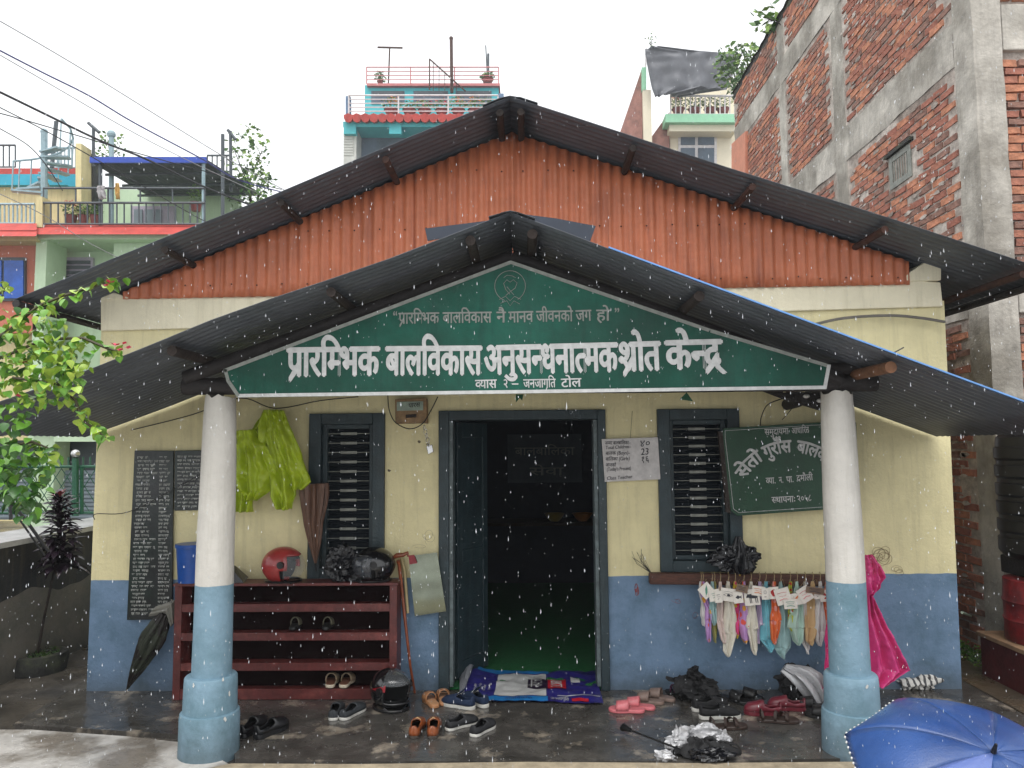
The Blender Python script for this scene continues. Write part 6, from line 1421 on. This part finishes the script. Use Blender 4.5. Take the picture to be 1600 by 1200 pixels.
shrub('small weed sprouting from the brick wall top', PX(1214, 28, WX+.0)+Vector((-.15, 0, 0)), (.22, .2, .22), 40, .16, PX(1222, 40, WX), 14); shrub('thin dry twiggy plant on top of the far cream house', P(1018, 62, FY_), (.35, .3, .5), 40, .12, P(1014, 84, FY_), 15)
for i, (px, fl_) in enumerate(((1060, m_rf), (1085, None), (1110, None), (1130, None))): potted('%s behind the white balcony rail' % ['red flowering pot', 'leafy pot next to the red flowers', 'wide green pot in the middle', 'bushy pot at the right end'][i], px, 178, 24, 22, FY_+.0, 40+i, fl_, 8)
# overhead wires
m_c1 = mat('cable_dark', srgb(38, 38, 44), .5, 0); m_c2 = mat('cable_blue', srgb(60, 62, 120), .5, 0); m_c3 = mat('cable_grey', srgb(140, 138, 142), .5, 0)
cb = [('thin grey overhead wire highest in the sky at left', [(-40, 12), (0, 33), (140, 115), (350, 245), (450, 300)], .008, m_c3), ('dark blue overhead cable second from the top', [(-40, 57), (0, 79), (70, 115), (140, 150), (210, 192), (315, 248), (370, 280), (440, 300)], .012, m_c2),
      ('thin grey overhead wire just under the blue cable', [(-40, 64), (0, 86), (105, 147), (196, 200), (282, 245), (400, 300)], .007, m_c3), ('thickest black overhead cable crossing the blue awning', [(-40, 126), (0, 144), (70, 178), (157, 220), (227, 248), (315, 290), (390, 320)], .018, m_c1),
      ('dark wire crossing below the thick black cable', [(-40, 148), (0, 168), (87, 213), (192, 273), (300, 335), (330, 350)], .008, m_c1), ('sagging dark wire running flat over the awning', [(-40, 172), (0, 177), (115, 210), (210, 238), (322, 268), (440, 296)], .009, m_c1),
      ('thin wire dropping steeply past the spiral stair', [(-40, 178), (0, 201), (45, 228), (75, 262), (98, 298)], .007, m_c1), ('faint wire over the terracotta house', [(-30, 290), (0, 303), (70, 337), (140, 380), (200, 410)], .006, m_c3)]
for i, (lab, pts, r, mt) in enumerate(cb): wire('overhead_cable', lab, [(a, b, 10+4.5*(a+40)/480) for a, b in pts], r, 'cable', mt, 'overhead cables')

# ================= rain =================
m_rain = mat('raindrop', srgb(236, 240, 244), .2, 0, spec=.8, alpha=.5)
q = M(); rr_ = random.Random(5)
dirs = [(math.cos(a), math.sin(a)) for a in (0, 2.1, 4.2)]
n_ = 0
while n_ < 5200:
    Y = 1.2+2.95*rr_.random()**.6; x = rr_.uniform(-.78, .78)*Y; z = CAMZ+rr_.uniform(-.42, .62)*Y
    if z < .01: continue
    n_ += 1; c = Vector((x, Y, z)); w_ = rr_.choice((.0006, .0008, .0009, .0011, .0013, .0018))*(.55+.12*Y); h_ = w_*rr_.uniform(1.5, 6); lean = rr_.uniform(-.1, .1)
    vs = [c+Vector((0, 0, h_)), c+Vector((0, 0, -h_))+Vector((-lean*h_, 0, 0))]+[c+Vector((dx*w_, dy*w_, -h_*.3)) for dx, dy in dirs]
    q.add(vs, [(0, 2, 3), (0, 3, 4), (0, 4, 2), (1, 3, 2), (1, 4, 3), (1, 2, 4)])
o = q.build('rain_drops', m_rain, None); o['kind'] = 'stuff'

# damp air between the camera and the far houses
hz = bpy.data.materials.new('damp_air'); hz.use_nodes = True; t = hz.node_tree; t.nodes.clear()
pv = t.nodes.new('ShaderNodeVolumePrincipled'); pv.inputs['Color'].default_value = (.92, .94, .97, 1); pv.inputs['Density'].default_value = .0017; pv.inputs['Anisotropy'].default_value = .2
ou = t.nodes.new('ShaderNodeOutputMaterial'); t.links.new(pv.outputs[0], ou.inputs['Volume'])
q = M(); q.bx(-62, 62, -8, 86, -1.2, 26); o = q.build('haze', hz, None); o['kind'] = 'stuff'
